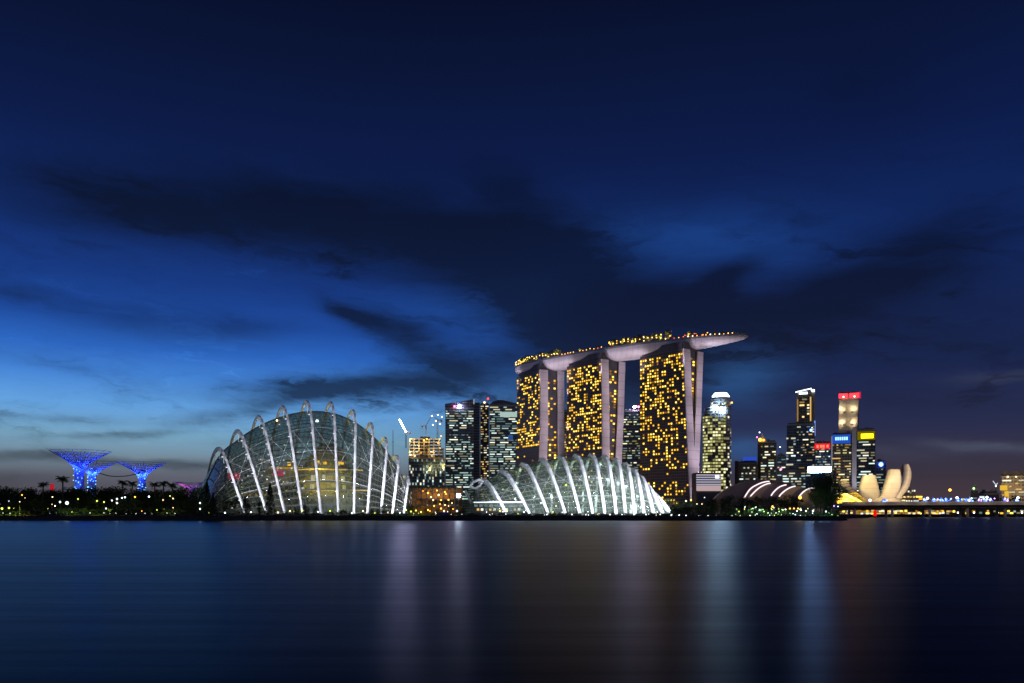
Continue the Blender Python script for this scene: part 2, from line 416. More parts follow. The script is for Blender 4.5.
def cells_on(rnd, x0, x1, z0, z1, fh, cw, dens, key, run=(1,3), face='front', at=0.0, wh=.5, gap=.12):
    """storeys of lit rooms: runs of neighbouring bays that are lit, on the front (y=at) or on a side (x=at)"""
    out = []; n = max(1, int((x1-x0)/cw)); cw = (x1-x0)/n; k = 0; z = z0
    while z+fh <= z1:
        lev = rnd.choice((.25,.7,1,1,1.25,1.6)); c = 0
        while c < n:
            d = dens((c+.5)/n, (z-z0)/(z1-z0))*lev
            if rnd.random() < d:
                r = min(rnd.randint(*run), n-c); m = pick(rnd, key if isinstance(key, str) else rnd.choice(key))
                u = x0+(c+r/2)*cw; w = r*cw*(1-gap/r)
                if face == 'front': out.append((u, at-.1, z+fh*.5, w, fh*wh, 0, m))
                elif face == 'right': out.append((at+.1, u, z+fh*.5, w, fh*wh, math.pi/2, m))
                else: out.append((at-.1, u, z+fh*.5, w, fh*wh, -math.pi/2, m))
                c += r
            c += 1
        z += fh
    return out
FAC = {
 'navy': facade('navy_curtain_wall', (.035,.05,.075), (.13,.14,.17), 4.2, 3.0),
 'teal': facade('teal_curtain_wall', (.06,.11,.125), (.20,.26,.28), 4.2, 2.4),
 'bronze': facade('bronze_curtain_wall', (.07,.055,.04), (.19,.155,.11), 4.0, 3.2),
 'stone': facade('stone_clad_wall', (.05,.05,.055), (.34,.31,.27), 4.0, 3.4, .35, .42, .34),
 'hotel': facade('hotel_glass_wall', (.045,.034,.030), (.17,.125,.105), 3.4, 3.25, .42, .24, .14),
}

# ------------------------------------------------------------------ hotel: three towers under one sky deck
HOT = [dict(cx=540, fl=517, er=564, top=369.5, bl=(-9,), bottomL=513.5, zt=190),
       dict(cx=601, fl=567, er=625, top=359.0, zt=190),
       dict(cx=683, fl=640, er=703, top=348.5, zt=190)]
TL, TD, ST = 65.0, 36.0, 11.0
centres = []; dirs = []
def hotel():
    prof = [ # (height fraction from base, dx of left edge, dx of right edge, dy of front slab, dy of rear slab)
        [(0,-4,8,-13,-2),(.15,-2,4.5,-7.5,-1.5),(.35,-.5,1.5,-2.5,-.5),(.6,0,.5,0,0),(1,0,0,0,0)],
        [(0,-2,5,-3,-14),(.3,-.5,3.2,-1,-9.5),(.65,0,1.6,0,-4),(1,0,0,0,0)],
        [(0,-1,11,0,-25),(.3,0,7,0,-16.5),(.65,0,3.5,0,-8),(1,0,0,0,0)]]
    desc = ['farthest hotel tower, its glass front flaring out at the foot', 'middle hotel tower of the three under the sky deck', 'nearest and widest hotel tower, below the pointed end of the sky deck']
    sides = [M['end_cladding']]*3
    for k, h in enumerate(HOT):
        Y = F*(h['zt']-ZC)/(HY-h['top'])
        C = Vector((PX(h['cx'], Y), Y, 0))
        lo, hi = R(5), R(85)
        for _ in range(50):
            th = (lo+hi)/2; q = C+Vector((-math.cos(th), math.sin(th), 0))*TL
            if 512+F*q.x/q.y < h['fl']: lo = th
            else: hi = th
        u = Vector((math.cos(th), -math.sin(th), 0)); w = Vector((math.sin(th), math.cos(th), 0))
        lo, hi = 10, 90
        for _ in range(50):
            td = (lo+hi)/2; q = C+w*td
            if 512+F*q.x/q.y < h['er']: lo = td
            else: hi = td
        print('tower', k, 'Y', round(Y), 'theta', round(math.degrees(th)), 'depth', round(td,1))
        td = min(td, 46)
        centres.append(C-u*TL/2+w*td/2); dirs.append(u)
        t = thing('hotel_tower', desc[k], 'hotel tower', (C.x, C.y, GZ), -th, 'hotel towers under the sky deck')
        ZT = h['zt']-GZ
        def rows(f):
            out = []
            for i in range(15):
                z = i/14*ZT; a = interp(prof[k], i/14); out.append([(x, y, z) for x, y in f(a)])
            return out
        MB().loft(rows(lambda a: [(-TL+a[0], a[2]), (a[1], a[2]), (a[1], a[2]+ST), (-TL+a[0], a[2]+ST)]), True, True).build('front_slab', FAC['hotel'], t)
        e = MB(); e.loft(rows(lambda a: [(a[1]+.02, a[2]-.5), (a[1]+1.2, a[2]-.5), (a[1]+1.2, a[2]+ST+.3), (a[1]+.02, a[2]+ST+.3)]), True, True).build('end_wall', sides[k], t)
        r0 = td-9.5
        MB().loft(rows(lambda a: [(-TL+a[0]+.5, r0+a[3]), (a[1]-1, r0+a[3]), (a[1]-1, td+a[3]), (-TL+a[0]+.5, td+a[3])]), True, True).build('rear_slab', FAC['hotel'], t)
        e = MB(); e.loft(rows(lambda a: [(a[1]-.98, r0+a[3]-.3), (a[1]+.4, r0+a[3]-.3), (a[1]+.4, td+a[3]+.3), (a[1]-.98, td+a[3]+.3)]), True, True).build('end_wall', sides[k], t)
        MB().loft(rows(lambda a: [(-TL+6, a[2]+ST-1), (a[1]-3.5, a[2]+ST-1), (a[1]-3.5, max(a[2]+ST, r0+a[3]+1)), (-TL+6, max(a[2]+ST, r0+a[3]+1))]), True, True).build('atrium_wall', M['dark_wall'], t)
        MB().box(-TL+2, -2, 1.5, td-1.5, ZT, ZT+9).build('roof_plant_room', M['dark_wall'], t)
        # lit rooms on the front
        rnd = random.Random(31+k); cells = []
        n, fh = (14, 16, 18)[k], 3.4; cw = TL/n
        for r in range(2, 54):
            f = r*fh/ZT; a = interp(prof[k], f)
            band = .30 if f > .55 else (.33 if f > .36 else .27)
            if k == 2: band = .50 if f > .80 else .47 if f > .62 else .43 if f > .42 else .40 if f > .27 else .10 if f > .19 else .33
            if k == 1: band = .52 if f > .86 else .50 if f > .40 else .10 if f > .30 else .2
            if k == 0: band = .48 if f > .86 else .38 if f > .64 else .52 if f > .46 else .06
            if f > .975 or f < .05: band = 0
            for c in range(n):
                if k == 2 and c > 14 and f < .9: b2 = band*.75
                else: b2 = band
                cl = noise_hash(r//2, c//2, k)
                if rnd.random() < b2*(.68+.64*cl):
                    x0 = -TL+a[0]; x1 = a[1]
                    x = x0+(c+.5)/n*(x1-x0)
                    cells.append((x, a[2]-.22, r*fh+fh*.5, cw*.50, fh*.52, 0, WIN['gold'][rnd.choice((0,0,0,1,1,2))]))
        place_windows(t, cells, 98)
        cells = []
        for r in range(4, 53):
            f = r*fh/ZT; a = interp(prof[k], f)
            y0, y1 = a[2]+ST+1.0, r0+a[3]-.6
            if y1-y0 < 2.2: continue
            m = max(1, int((y1-y0)/3.6))
            for c in range(m):
                if rnd.random() < .42: cells.append((a[1]-3.4, y0+(c+.5)*(y1-y0)/m, r*fh+1.8, min(2.6, (y1-y0)/m*.75), 2.0, math.pi/2, pick(rnd, 'gold')))
        place_windows(t, cells, 60, 'atrium_window')
        # added warm fill spot standing in for city glow on the dark glass
        q = C-u*TL*.5-w*120; q.z = 5
        lamp_light('city_glow_fill', 'SPOT', q, 80000, (1,.72,.60), None, C-u*TL*.5+Vector((0,0,85)), 75, 2, .9)
        # floodlights that wash the end walls
        m = C+w*td*.5
        for zz, e in ((14, 26000), (60, 26000), (105, 24000), (150, 22000)):
            src = m+u*40; src.z = zz+6
            lamp_light('end_wall_floodlight', 'SPOT', src, e*1.35, (1,.80,1), None, m+u*2+Vector((0,0,zz+14)), 105, 1.5, .9)
def noise_hash(a, b, c):
    return random.Random(a*7919+b*104729+c*31+5).random()
hotel()

def sky_deck():
    u1, u3 = dirs[0], dirs[2]
    prow = Vector((PX(748.5, 938), 938, 0))
    ctrl = [centres[0]-u1*56, centres[0]-u1*28, centres[0], (centres[0]+centres[1])/2, centres[1], (centres[1]+centres[2])/2, centres[2], centres[2]*.46+prow*.54+Vector((0,-4,0)), prow]
    path = [Vector(p) for p in catmull([tuple(c) for c in ctrl], 81)]
    d = thing('sky_deck', 'long boat shaped sky deck lying across the three hotel towers', 'sky deck', (0,0,0))
    ZD = 204.0
    rows, rim_rows = [], []; frames = []
    for i, p in enumerate(path):
        s = i/80
        tan = (path[min(i+1,80)]-path[max(i-1,0)]).normalized(); nrm = Vector((tan.y, -tan.x, 0))   # nrm points to the viewer
        half = 19.5*min(1, (s/.10)**.5 if s > 0 else 0.02)*min(1, ((1-s)/.34)**.62 if s < 1 else .01)
        half = max(half, .25); dep = 12.5*min(1, (.35+s/.12*.65))*max(.06, min(1, ((1-s)/.24)**.55))
        rise = 0.0
        prof = []
        for j in range(13):
            a = math.pi*j/12; cx = math.cos(a)
            prof.append(p+nrm*half*cx+Vector((0,0,ZD+rise-1.2-dep*math.sin(a)**.75 if 0 < j < 12 else ZD+rise-1.2)))
        rows.append(prof); frames.append((p, tan, nrm, half, dep))
    MB().loft(rows, False).build('hull', M['hull_cladding'], d, True)
    def band(i0, i1, off0, off1, z0, z1, m, name):
        mb = MB(); r = []
        for i in range(i0, i1+1):
            p, t, n, h, dp = frames[i]
            a, b = p+n*(h+off1), p+n*(h+off0); r.append([(a.x,a.y,z0),(a.x,a.y,z1),(b.x,b.y,z1),(b.x,b.y,z0)])
        mb.loft(r, True, True); return mb.build(name, m, d)
    # flat deck and its rim
    mb = MB(); mb.loft([[p+n*(h-.4)+Vector((0,0,ZD)), p-n*(h-.4)+Vector((0,0,ZD))] for p, t, n, h, dp in frames]); mb.build('deck_floor', M['dark_wall'], d)
    band(0, 79, -.4, .25, ZD-1.25, ZD+1.1, M['grey_steel'], 'parapet')
    mb = MB()
    p, t, n, h, dp = frames[0]
    # terraces and pavilions on the deck
    def block(s, across, ln, wd, z0, z1, m, name):
        i = int(s*80); p, t, n, h, dp = frames[i]; c = p+n*across; ang = math.atan2(t.y, t.x)
        o = MB().box(-ln/2, ln/2, -wd/2, wd/2, 0, z1-z0).build(name, m, d); o.location = (c.x, c.y, z0); o.rotation_euler = (0,0,ang); return o
    block(.875, 0, 24, 12, ZD+.01, ZD+4.2, M['dark_wall'], 'pavilion')
    block(.815, -2, 14, 12, ZD+.01, ZD+6.5, M['brown_wall'], 'pavilion')
    block(.30, -2, 30, 12, ZD+.01, ZD+3.2, M['dark_wall'], 'pavilion')
    block(.52, -3, 26, 12, ZD+.01, ZD+3.0, M['dark_wall'], 'pavilion')
    ot = block(.955, 0, 4, 4, ZD+.01, ZD+3.2, M['grey_steel'], 'lookout_hut')
    rnd = random.Random(5); bulb = MB().ball((0,0,0), .55, 7, 5)
    bm = {k: bulb.mesh('deck_light', emis('deck_'+k, c, s)) for k, c, s in (('amber',(1,.45,.05),4.5),('gold',(1,.62,.14),5.5),('red',(1,.12,.06),3),('white',(1,.9,.7),4.5))}
    def lights(s0, s1, n, ks, off, z):
        for q in range(n):
            s = s0+(s1-s0)*(q+rnd.random()*.6)/n; i = int(s*80); p, t, nn, h, dp = frames[i]
            o = link('deck_light', bm[rnd.choice(ks)], d); c = p+nn*(h-off+rnd.uniform(-.5,.5)); o.location = (c.x, c.y, ZD+z+(rnd.uniform(-2.2,3.6) if z > 3 else rnd.uniform(-.3,.7)))
    lights(.05,.39,34,['gold','gold','amber'],1.0,4.0); lights(.40,.57,12,['amber','red','amber'],.9,1.9); lights(.575,.77,30,['gold','gold','amber'],1.0,4.2)
    lights(.785,.95,20,['amber','amber','white','red'],.9,1.7); lights(.80,.90,6,['red','amber'],6,4.6)
    # washes on the underside, fixed on the tower roofs
    for k, (c, u) in enumerate(zip(centres, dirs)):
        nrm = Vector((-u.y*-1, -u.x, 0)); nrm = Vector((u.y, -u.x, 0))
        for s, en in ((-30, 16000), (35, 22000)):
            q = c+u*s+nrm*34; q.z = 168
            tgt = c+u*(s*1.5)+nrm*8; tgt.z = 196
            lamp_light('deck_floodlight', 'SPOT', q, en*1.25, (1,.82,1), None, tgt, 100, 2.0)
    q = centres[2]+dirs[2]*44; q.z = 150
    lamp_light('deck_floodlight', 'SPOT', q, 75000, (1,.82,1), None, centres[2]+dirs[2]*72+Vector((0,0,196)), 70, 2.0)
    return d, frames, ZD
DECK, DFR, ZD = sky_deck()

# ------------------------------------------------------------------ vegetation
def tree_mesh(seed, h=10.0, spread=.42, clumps=14, leaves=62, trunkfrac=.34, leaf=.62):
    rnd = random.Random(seed); tr = MB(); cr = MB()
    lean = Vector((rnd.uniform(-.4,.4), rnd.uniform(-.4,.4), 0))
    top = Vector((lean.x, lean.y, h*.72)); tr.tube([(0,0,-.3), (lean.x*.3,lean.y*.3,h*trunkfrac), top], [.032*h,.024*h,.008*h], 7)
    for c in range(clumps):
        a = rnd.uniform(0, 6.283); rr = h*spread*math.sqrt(rnd.random()); zf = rnd.uniform(trunkfrac+.08, .93)
        rr *= (1.0-.75*max(0, (zf-.55)/.4)**2)
        c0 = Vector((lean.x+rr*math.cos(a), lean.y+rr*math.sin(a), zf*h))
        st = Vector((lean.x*.4, lean.y*.4, h*rnd.uniform(trunkfrac*.8, .55)))
        tr.tube([st, (st+c0)/2+Vector((0,0,.05*h)), c0], [.013*h,.009*h,.004*h], 5)
        cs = h*rnd.uniform(.09,.17)
        for q in range(leaves):
            d = Vector((rnd.gauss(0,1), rnd.gauss(0,1), rnd.gauss(0,.75)))*cs*.62
            p = c0+d; s = leaf*h/10*rnd.uniform(.5,1.15)
            n = Vector((rnd.gauss(0,1), rnd.gauss(0,1), rnd.gauss(0,1)+.4)).normalized(); e = n.orthogonal().normalized(); g = n.cross(e)
            cr.quad(p-e*s*.5, p+g*s*.28, p+e*s*.5, p-g*s*.28)
    return tr.mesh('trunk', M['bark']), cr.mesh('crown', LEAF[seed % 3])
def palm_mesh(seed, h=10.0):
    rnd = random.Random(seed); tr = MB(); cr = MB(); lx = rnd.uniform(-.6,.6)
    tr.tube([(0,0,-.3), (lx*.25,0,h*.4), (lx,0,h*.86)], [.026*h,.02*h,.016*h], 7)
    for k in range(17):
        a = 6.283*k/17+rnd.uniform(-.15,.15); ln = h*rnd.uniform(.15,.21); up = rnd.uniform(-.25,1.5)
        prev = None
        for s in range(8):
            t = s/7; r = ln*t; z = h*.86+ln*(up*t-1.05*t*t*(.55+.4*up))
            p = Vector((lx+r*math.cos(a), r*math.sin(a), z)); side = Vector((-math.sin(a), math.cos(a), 0))
            wd = h*.045*math.sin(math.pi*min(1,.12+t*.88))
            if prev is not None:
                for sg in (-1, 1):
                    q = (prev+p)/2+side*sg*wd*1.6+Vector((0,0,-wd*.9)); cr.poly([prev, p, q])
            prev = p
    return tr.mesh('trunk', M['bark']), cr.mesh('crown', LEAF[seed % 3])
def conifer_mesh(seed, h=10.0):
    rnd = random.Random(seed); tr = MB(); cr = MB(); tr.tube([(0,0,-.3),(0,0,h*.95)], [.022*h,.004*h], 6)
    for q in range(900):
        z = h*rnd.uniform(.08,1.0); r = h*.17*(1-z/h)**.8*math.sqrt(rnd.random())+.05; a = rnd.uniform(0,6.283)
        p = Vector((r*math.cos(a), r*math.sin(a), z)); s = .055*h*rnd.uniform(.5,1.1); n = Vector((rnd.gauss(0,1),rnd.gauss(0,1),rnd.gauss(0,1))).normalized(); e = n.orthogonal().normalized(); g = n.cross(e)
        cr.quad(p-e*s*.5, p+g*s*.3, p+e*s*.5, p-g*s*.3)
    return tr.mesh('trunk', M['bark']), cr.mesh('crown', LEAF[seed % 3])
KINDS = {'broad': [tree_mesh(s) for s in (1,2,3,4,5)], 'round': [tree_mesh(s, 10, .34, 16, 60, .22) for s in (11,12,13)],
         'shrub': [tree_mesh(s, 10, .62, 18, 52, .10, .9) for s in (21,22,23,24)], 'palm': [palm_mesh(s) for s in (31,32,33)],
         'conifer': [conifer_mesh(s) for s in (41,42)], 'big': [tree_mesh(s, 10, .50, 30, 75, .28, .42) for s in (51,52,53)]}
KNAME = {'broad': 'broadleaf_tree', 'round': 'round_tree', 'shrub': 'shrub', 'palm': 'palm_tree', 'conifer': 'conifer_tree', 'big': 'rain_tree'}
KDESC = {'broad': 'dark broadleaf tree', 'round': 'dark rounded tree', 'shrub': 'low bushy shrub', 'palm': 'dark palm', 'conifer': 'narrow pointed conifer', 'big': 'tall wide dark tree'}
KGROUP = {'broad': 'broadleaf trees along the shore', 'round': 'rounded trees along the shore', 'shrub': 'low shrubs along the waterline', 'palm': 'palms along the shore', 'conifer': 'pointed conifers by the tall dome', 'big': 'tall wide trees by the golden pavilion'}
ORD = ['first','second','third','fourth','fifth','sixth','seventh','eighth','ninth','tenth','eleventh','twelfth','thirteenth','fourteenth','fifteenth','sixteenth','seventeenth','eighteenth','nineteenth','twentieth']
ORD += ['twenty-'+o for o in ORD[:9]]+['thirtieth']+['thirty-'+o for o in ORD[:9]]
ZONES = [(-99,38,'short of the blue tree towers'),(38,80,'below the tallest blue tree tower'),(80,116,'below the second blue tree tower'),(116,150,'below the lone blue tree tower'),
         (150,196,'between lone tree tower and dome'),(196,262,'at the tall dome\'s tapering foot'),(262,330,'before the tall dome\'s middle'),(330,410,'before the tall dome\'s right end'),
         (410,472,'in the gap between domes'),(472,560,'before the low dome\'s nose'),(560,672,'before the low dome\'s ribbed end'),(672,735,'below the nearest hotel tower'),
         (735,800,'in the park below the theatre'),(800,850,'beside the gold glass pavilion'),(850,2000,'on the bank beyond the bridge')]
def zone(px):
    for a, b, s in ZONES:
        if a <= px < b: return s
    return ZONES[-1][2]
_pending = {}
def want_label(px, desc, o, tail=''):
    _pending.setdefault((desc, zone(px), tail), []).append((px, o))
def flush_labels():
    for (desc, z, tail), lst in _pending.items():
        lst.sort(key=lambda a: a[0])
        for i, (px, o) in enumerate(lst):
            pre = '' if len(lst) == 1 else (ORD[i]+' ')
            o['label'] = f"{desc}{tail} {z}" if len(lst) == 1 else f"{pre}{desc}{tail} from left, {z}"
def plant(kind, px, top, Y, seed, wide=1.0, row=''):
    rnd = random.Random(seed); tr, cr = rnd.choice(KINDS[kind])
    z1 = PZ(top, Y); h = max(1.5, z1-GZ); s = h/9.6
    t = thing(KNAME[kind], None, 'shrub' if kind == 'shrub' else 'palm' if kind == 'palm' else 'tree', (PX(px, Y), Y, GZ), rnd.uniform(0, 6.28), KGROUP[kind])
    t.scale = (s*wide, s*wide, s)
    link('trunk', tr, t); link('crown', cr, t)
    want_label(px, KDESC[kind], t, row)
    return t
def vegetation():
    rnd = random.Random(77); k = 0
    def row(x0, x1, step, topf, Y, kind, wide=(.9,1.3), tail=''):
        nonlocal k
        x = x0
        while x < x1:
            k += 1; px = x+rnd.uniform(-.3,.3)*step
            plant(kind if isinstance(kind, str) else rnd.choice(kind), px, topf(px)+rnd.uniform(-2.2,2.2), Y+rnd.uniform(-8,8), 1000+k, rnd.uniform(*wide), tail)
            x += step
    row(-14, 202, 9.6, lambda p: 489.5, 470, ['broad','round'], (1.1,1.6), ', back row,')
    row(-10, 200, 9.0, lambda p: 500, 436, ['broad','round'], (.9,1.3), ', middle row,')
    row(-12, 212, 9.5, lambda p: 509.5, 401, 'shrub', (1.1,1.7))
    row(212, 470, 11.5, lambda p: 511.5, 401, 'shrub', (1.1,1.6))
    row(474, 672, 15, lambda p: 515.3, 400, 'shrub', (1.4,2.0))
    row(674, 735, 10, lambda p: 508, 412, 'shrub', (1.0,1.5))
    row(735, 842, 10.5, lambda p: 510, 402, 'shrub', (1.1,1.6))
    row(674, 806, 9.5, lambda p: 500.5 if p < 715 else 497.5, 455, ['broad','round'], (1.1,1.6))
    row(205, 265, 11, lambda p: 500, 412, ['broad','round'], (.8,1.1))
    row(300, 405, 22, lambda p: 507, 413, 'round', (.8,1.1))
    row(412, 470, 13, lambda p: 507, 415, 'round', (.9,1.2))
    for px, top in ((43,481),(63,475),(122,479),(131,480),(155,481),(163.5,480),(172.5,482),(92,487)): k += 1; plant('palm', px, top, 452, 2000+k, 1.0)
    for px, top, Y in ((270,485,409),(207,484,408),(213,494,407),(245,497,407)): k += 1; plant('conifer', px, top, Y, 3000+k, 1.25)
    for px, top, Y in ((816,483,440),(821,475,446),(826,471,446),(830,475,440),(832,488,412),(824,494,410),(818,491,412)): k += 1; plant('big', px, top, Y, 4000+k, .62)
    for px, top in ((1005,497),(1016,496),(1028,497),(908,496),(895,498)): k += 1; plant('broad', px, top, 800, 5000+k, 1.2)
    # trees on the sky deck
    j = 0
    for s0, s1, n, hh in ((.07,.38,13,10.5),(.41,.55,4,5.5),(.57,.76,10,11),(.80,.83,1,8)):
        for q in range(n):
            j += 1; s = s0+(s1-s0)*(q+.5)/n; p, t_, nn, h, dp = DFR[int(s*80)]
            kind = 'round'; tr, cr = KINDS[kind][j % 3]
            c = p+nn*(h*.55)
            t = thing('deck_tree', None, 'tree', (c.x, c.y, ZD), rnd.uniform(0,6.28), 'trees on the sky deck'); sc = hh/10*rnd.uniform(.9,1.25); t.scale = (sc*1.3, sc*1.3, sc)
            link('trunk', tr, t); link('crown', cr, t)
            t['label'] = f"{ORD[j-1]} small lit tree on the sky deck, counted from its blunt end"
    for s_ in (.08,.13,.18,.23,.28,.33,.37,.47,.58,.62,.66,.70,.74,.77,.82):
        p, t_, nn, h, dp = DFR[int(s_*80)]; c = p+nn*(h*.8)
        lamp_light('deck_garden_light', 'POINT', (c.x, c.y, ZD+5.0), 10000, (1,.60,.12), DECK, None, size=.5)
    # unbroken ground cover along the bank
    mb = MB(); rnd = random.Random(9)
    for q in range(26000):
        px = rnd.uniform(-40, 842); Y = rnd.uniform(391.5, 399); hh = 1.9*(.35+.65*noise_hash(int(px/3), 2, 1))
        p = Vector((PX(px, Y), Y, GZ+hh*rnd.random())); s = rnd.uniform(.25,.6)
        n = Vector((rnd.gauss(0,1), rnd.gauss(0,1)-.4, rnd.gauss(0,1)+.3)).normalized(); e = n.orthogonal().normalized(); g = n.cross(e)
        mb.quad(p-e*s*.5, p+g*s*.3, p+e*s*.5, p-g*s*.3)
    tag(mb.build('ground_cover', LEAF[2]), 'dark low ground cover along the top of the stone bank', 'ground cover', kind='stuff')
vegetation()
def far_woods():
    mb = MB(); rnd = random.Random(19)
    for q in range(15000):
        px = rnd.uniform(-60, 208); Y = rnd.uniform(520, 560); top = PZ(493.5+2.2*math.sin(px*.21)+1.6*math.sin(px*.67+1), Y)
        p = Vector((PX(px, Y), Y, GZ+(top-GZ)*rnd.random()**.8)); s_ = rnd.uniform(1.0,2.4)
        n = Vector((rnd.gauss(0,1), rnd.gauss(0,1)-.5, rnd.gauss(0,1)+.3)).normalized(); e = n.orthogonal().normalized(); g = n.cross(e)
        mb.quad(p-e*s_*.5, p+g*s_*.32, p+e*s_*.5, p-g*s_*.32)
    tag(mb.build('far_woods', LEAF[0]), 'dark mass of far woods behind the shore trees', 'woods', kind='stuff')
far_woods()

# ------------------------------------------------------------------ lamps in the park
_lamp = {}
def lamp_meshes(colour, r):
    key = (colour, round(r, 2))
    if key not in _lamp: _lamp[key] = MB().ball((0,0,0), r, 8, 6).mesh('lamp', L[colour], True)
    return _lamp[key]
_pole = MB().tube([(0,0,0),(0,0,1)], .07, 6).mesh('pole', M['dark_steel'])
def lamp(px, py, Y, colour, r=.34, base=GZ, name='lamp_post', desc=None, group=None, tail=''):
    z = PZ(py, Y); base = min(base, z-.4)
    t = thing(name, None, 'lamp', (PX(px, Y), Y, base), 0, group or 'lamps along the shore and in the park')
    p = link('pole', _pole, t); p.scale = (1, 1, z-base-r*.8)
    b = link('lamp', lamp_meshes(colour, r), t); b.location = (0, 0, z-base)
    cname = {'cool':'cool white','warm':'warm white'}.get(colour, colour)
    want_label(px, desc or f"{cname} {'large ' if r > .5 else ''}lamp on a post", t, tail)
def lamps():
    for px, py, c, r in ((2,508.5,'lime',.5),(9,508,'lime',.45),(22,495,'amber',.3),(52.5,497,'warm',.3),(60,502,'cool',.42),(67,503,'cool',.75),(55,506,'white',.25),(78,499,'lime',.35),(72,512,'lime',.3),(66,512,'lime',.25),
                         (97,501,'lime',.4),(104,502,'lime',.35),(112,500.5,'white',.32),(117,499,'white',.42),(117,503,'white',.4),(122,498,'cool',.36),(125,497.3,'cool',.36),(135,497,'amber',.38),(149,496.6,'cool',.42),(163,500,'warm',.25),(170,496,'lime',.3),(173,498.5,'warm',.3),
                         (164,509,'lime',.3),(157,510,'lime',.25),(106,508.5,'cool',.3),(200,503,'cool',.35),(200,509,'cool',.35),(209,513,'lime',.3)):
        lamp(px, py, 404 if py > 501 else 428, c, r)
    rnd = random.Random(3)
    for px in (3,10,20,50,56,90,104,110,116,121,126,131,136,145,152,167,175): lamp(px, 513.3+rnd.uniform(-.4,.4), 396, 'white', .12, desc='tiny low white bollard light', group='low bollard lights along the path', name='bollard_light')
    for px, py, c in ((225,512.8,'cool'),(251,512.3,'cool'),(278,512.5,'warm'),(290,511,'warm'),(294,511.5,'lime'),(302,511,'lime'),(318,512,'cool'),(330,511,'lime'),(352,513,'cool'),(363,511,'warm'),(375,513,'lime'),(388,512.5,'warm'),(400,513,'cool')):
        lamp(px, py, 399.5, c, .36)
    for px, py, c in ((406,510,'lime'),(411,511.5,'lime'),(416,510.5,'lime'),(421,512,'lime'),(428,510,'amber'),(436,514,'warm'),(444,511,'warm'),(451,514.5,'warm'),(457,511,'white')): lamp(px, py, 402, c, .38)
    for px, py, c in ((490,515,'white'),(500,511,'amber'),(507,511,'lime'),(518,514,'lime'),(524,512,'cool'),(532,514.5,'cool'),(547,514.6,'white'),(553,512,'lime'),(572,514.4,'white'),(586,514.6,'white'),(598,514.4,'warm'),(610,514.6,'white'),(622,514.4,'cool'),(634,514.6,'white'),(646,514.6,'cool'),(660,514.5,'white')):
        lamp(px, py, 397, c, .33)
    for px, py in ((671.5,515),(679,515),(686,515.6),(699,516),(708,516),(716,516),(732,516),(740,516),(750,515.6)): lamp(px, py, 394.5, 'white', .30)
    for px, py, c, r in ((739,511.5,'lime',.4),(744.5,509,'lime',.35),(752,512,'green',.3),(757,514,'cool',.32),(761,510,'green',.3),(764,511.5,'green',.4),(768,513,'green',.4),(772,509.5,'lime',.35),(776,513,'cool',.3),(779,511.5,'green',.4),(783,510,'green',.4),(790,513.5,'green',.3),
                         (797,511,'white',.4),(801,510,'white',.4),(806,511,'white',.42),(813,511,'white',.5),(826,511.5,'cool',.42),(829,513,'green',.35),(832,514.5,'green',.35),(702,504,'warm',.3),(697,504,'warm',.3),(704.5,497.5,'cool',.25),(834,506,'violet',.3),(838,506.5,'cool',.3),(756,507,'cool',.25),(745,507,'cool',.3)):
        lamp(px, py, 396, c, r*.72)
    for px, py, c, r in ((772.5,506.5,'amber',.45),(800,497.5,'amber',.8),(790,508.5,'amber',.35),(794,508.5,'amber',.35),(798,508.5,'amber',.35),(686,501,'warm',.4),(691,500,'amber',.4),(673,509,'lime',.35)): lamp(px, py, 409, c, r)
    rnd2 = random.Random(44)
    for q in range(30):
        px = rnd2.choice((rnd2.uniform(735,842), rnd2.uniform(755,815))); lamp(px, rnd2.uniform(507.5,515.5), 394.2, rnd2.choice(('green','green','cool','white','lime')), rnd2.uniform(.14,.24), desc='tiny sparkling garden light', group='tiny garden lights in the park', name='garden_light')
    rnd2 = random.Random(45)
    for q in range(9):
        px = rnd2.uniform(-5,205); lamp(px, rnd2.uniform(497,512), 432 if q % 2 else 394.2, rnd2.choice(('warm','cool','lime','white','amber')), rnd2.uniform(.13,.22), desc='tiny sparkling garden light', group='tiny garden lights on the left shore', name='garden_light')
    for q in range(22):
        px = rnd2.uniform(410,470) if q < 6 else rnd2.uniform(474,668); lamp(px, rnd2.uniform(511.5,515.5), 394.2, rnd2.choice(('warm','cool','white','white')), rnd2.uniform(.12,.2), desc='tiny sparkling garden light', group='tiny garden lights before the low dome', name='garden_light')
    for px, c, e in ((740,(.7,1,.25),420),(752,(.4,1,.5),380),(763,(.45,1,.45),480),(772,(.6,1,.3),420),(781,(.4,1,.5),420),(797,(.7,1,.8),300),(812,(.7,1,.8),300),(829,(.4,1,.6),300),(5,(.7,1,.1),520),(14,(.75,1,.1),420),(75,(.7,1,.15),380),(66,(.6,.9,.6),300),(98,(.8,.9,.1),500),(108,(.8,.9,.2),350),(165,(.9,.9,.2),350),(22,(1,.6,.1),300),(411,(.8,1,.1),420),(424,(.85,1,.1),380)):
        lamp_light('foliage_light', 'POINT', P(px, 509, 392.2), e*2.6, c, None, None, size=.4)
    for px, py in ((927.6,498.2),(957,497.7),(987,497.3),(1018,497.7)): lamp(px, py, 604, 'white', .85, PZ(504, 604), 'bridge_lamp', 'white street lamp standing on the bridge', 'street lamps on the bridge')
    lamp(950, 490, 690, 'amber', 1.1, 9.2, 'flood_mast', 'tall amber lit mast behind the bridge', None)
    for px in (958,974,998,1022): lamp(px, 512.6, 632, 'white', .6, -.5, 'promenade_lamp', 'white lamp seen under the bridge deck', 'lamps under the bridge')
lamps()

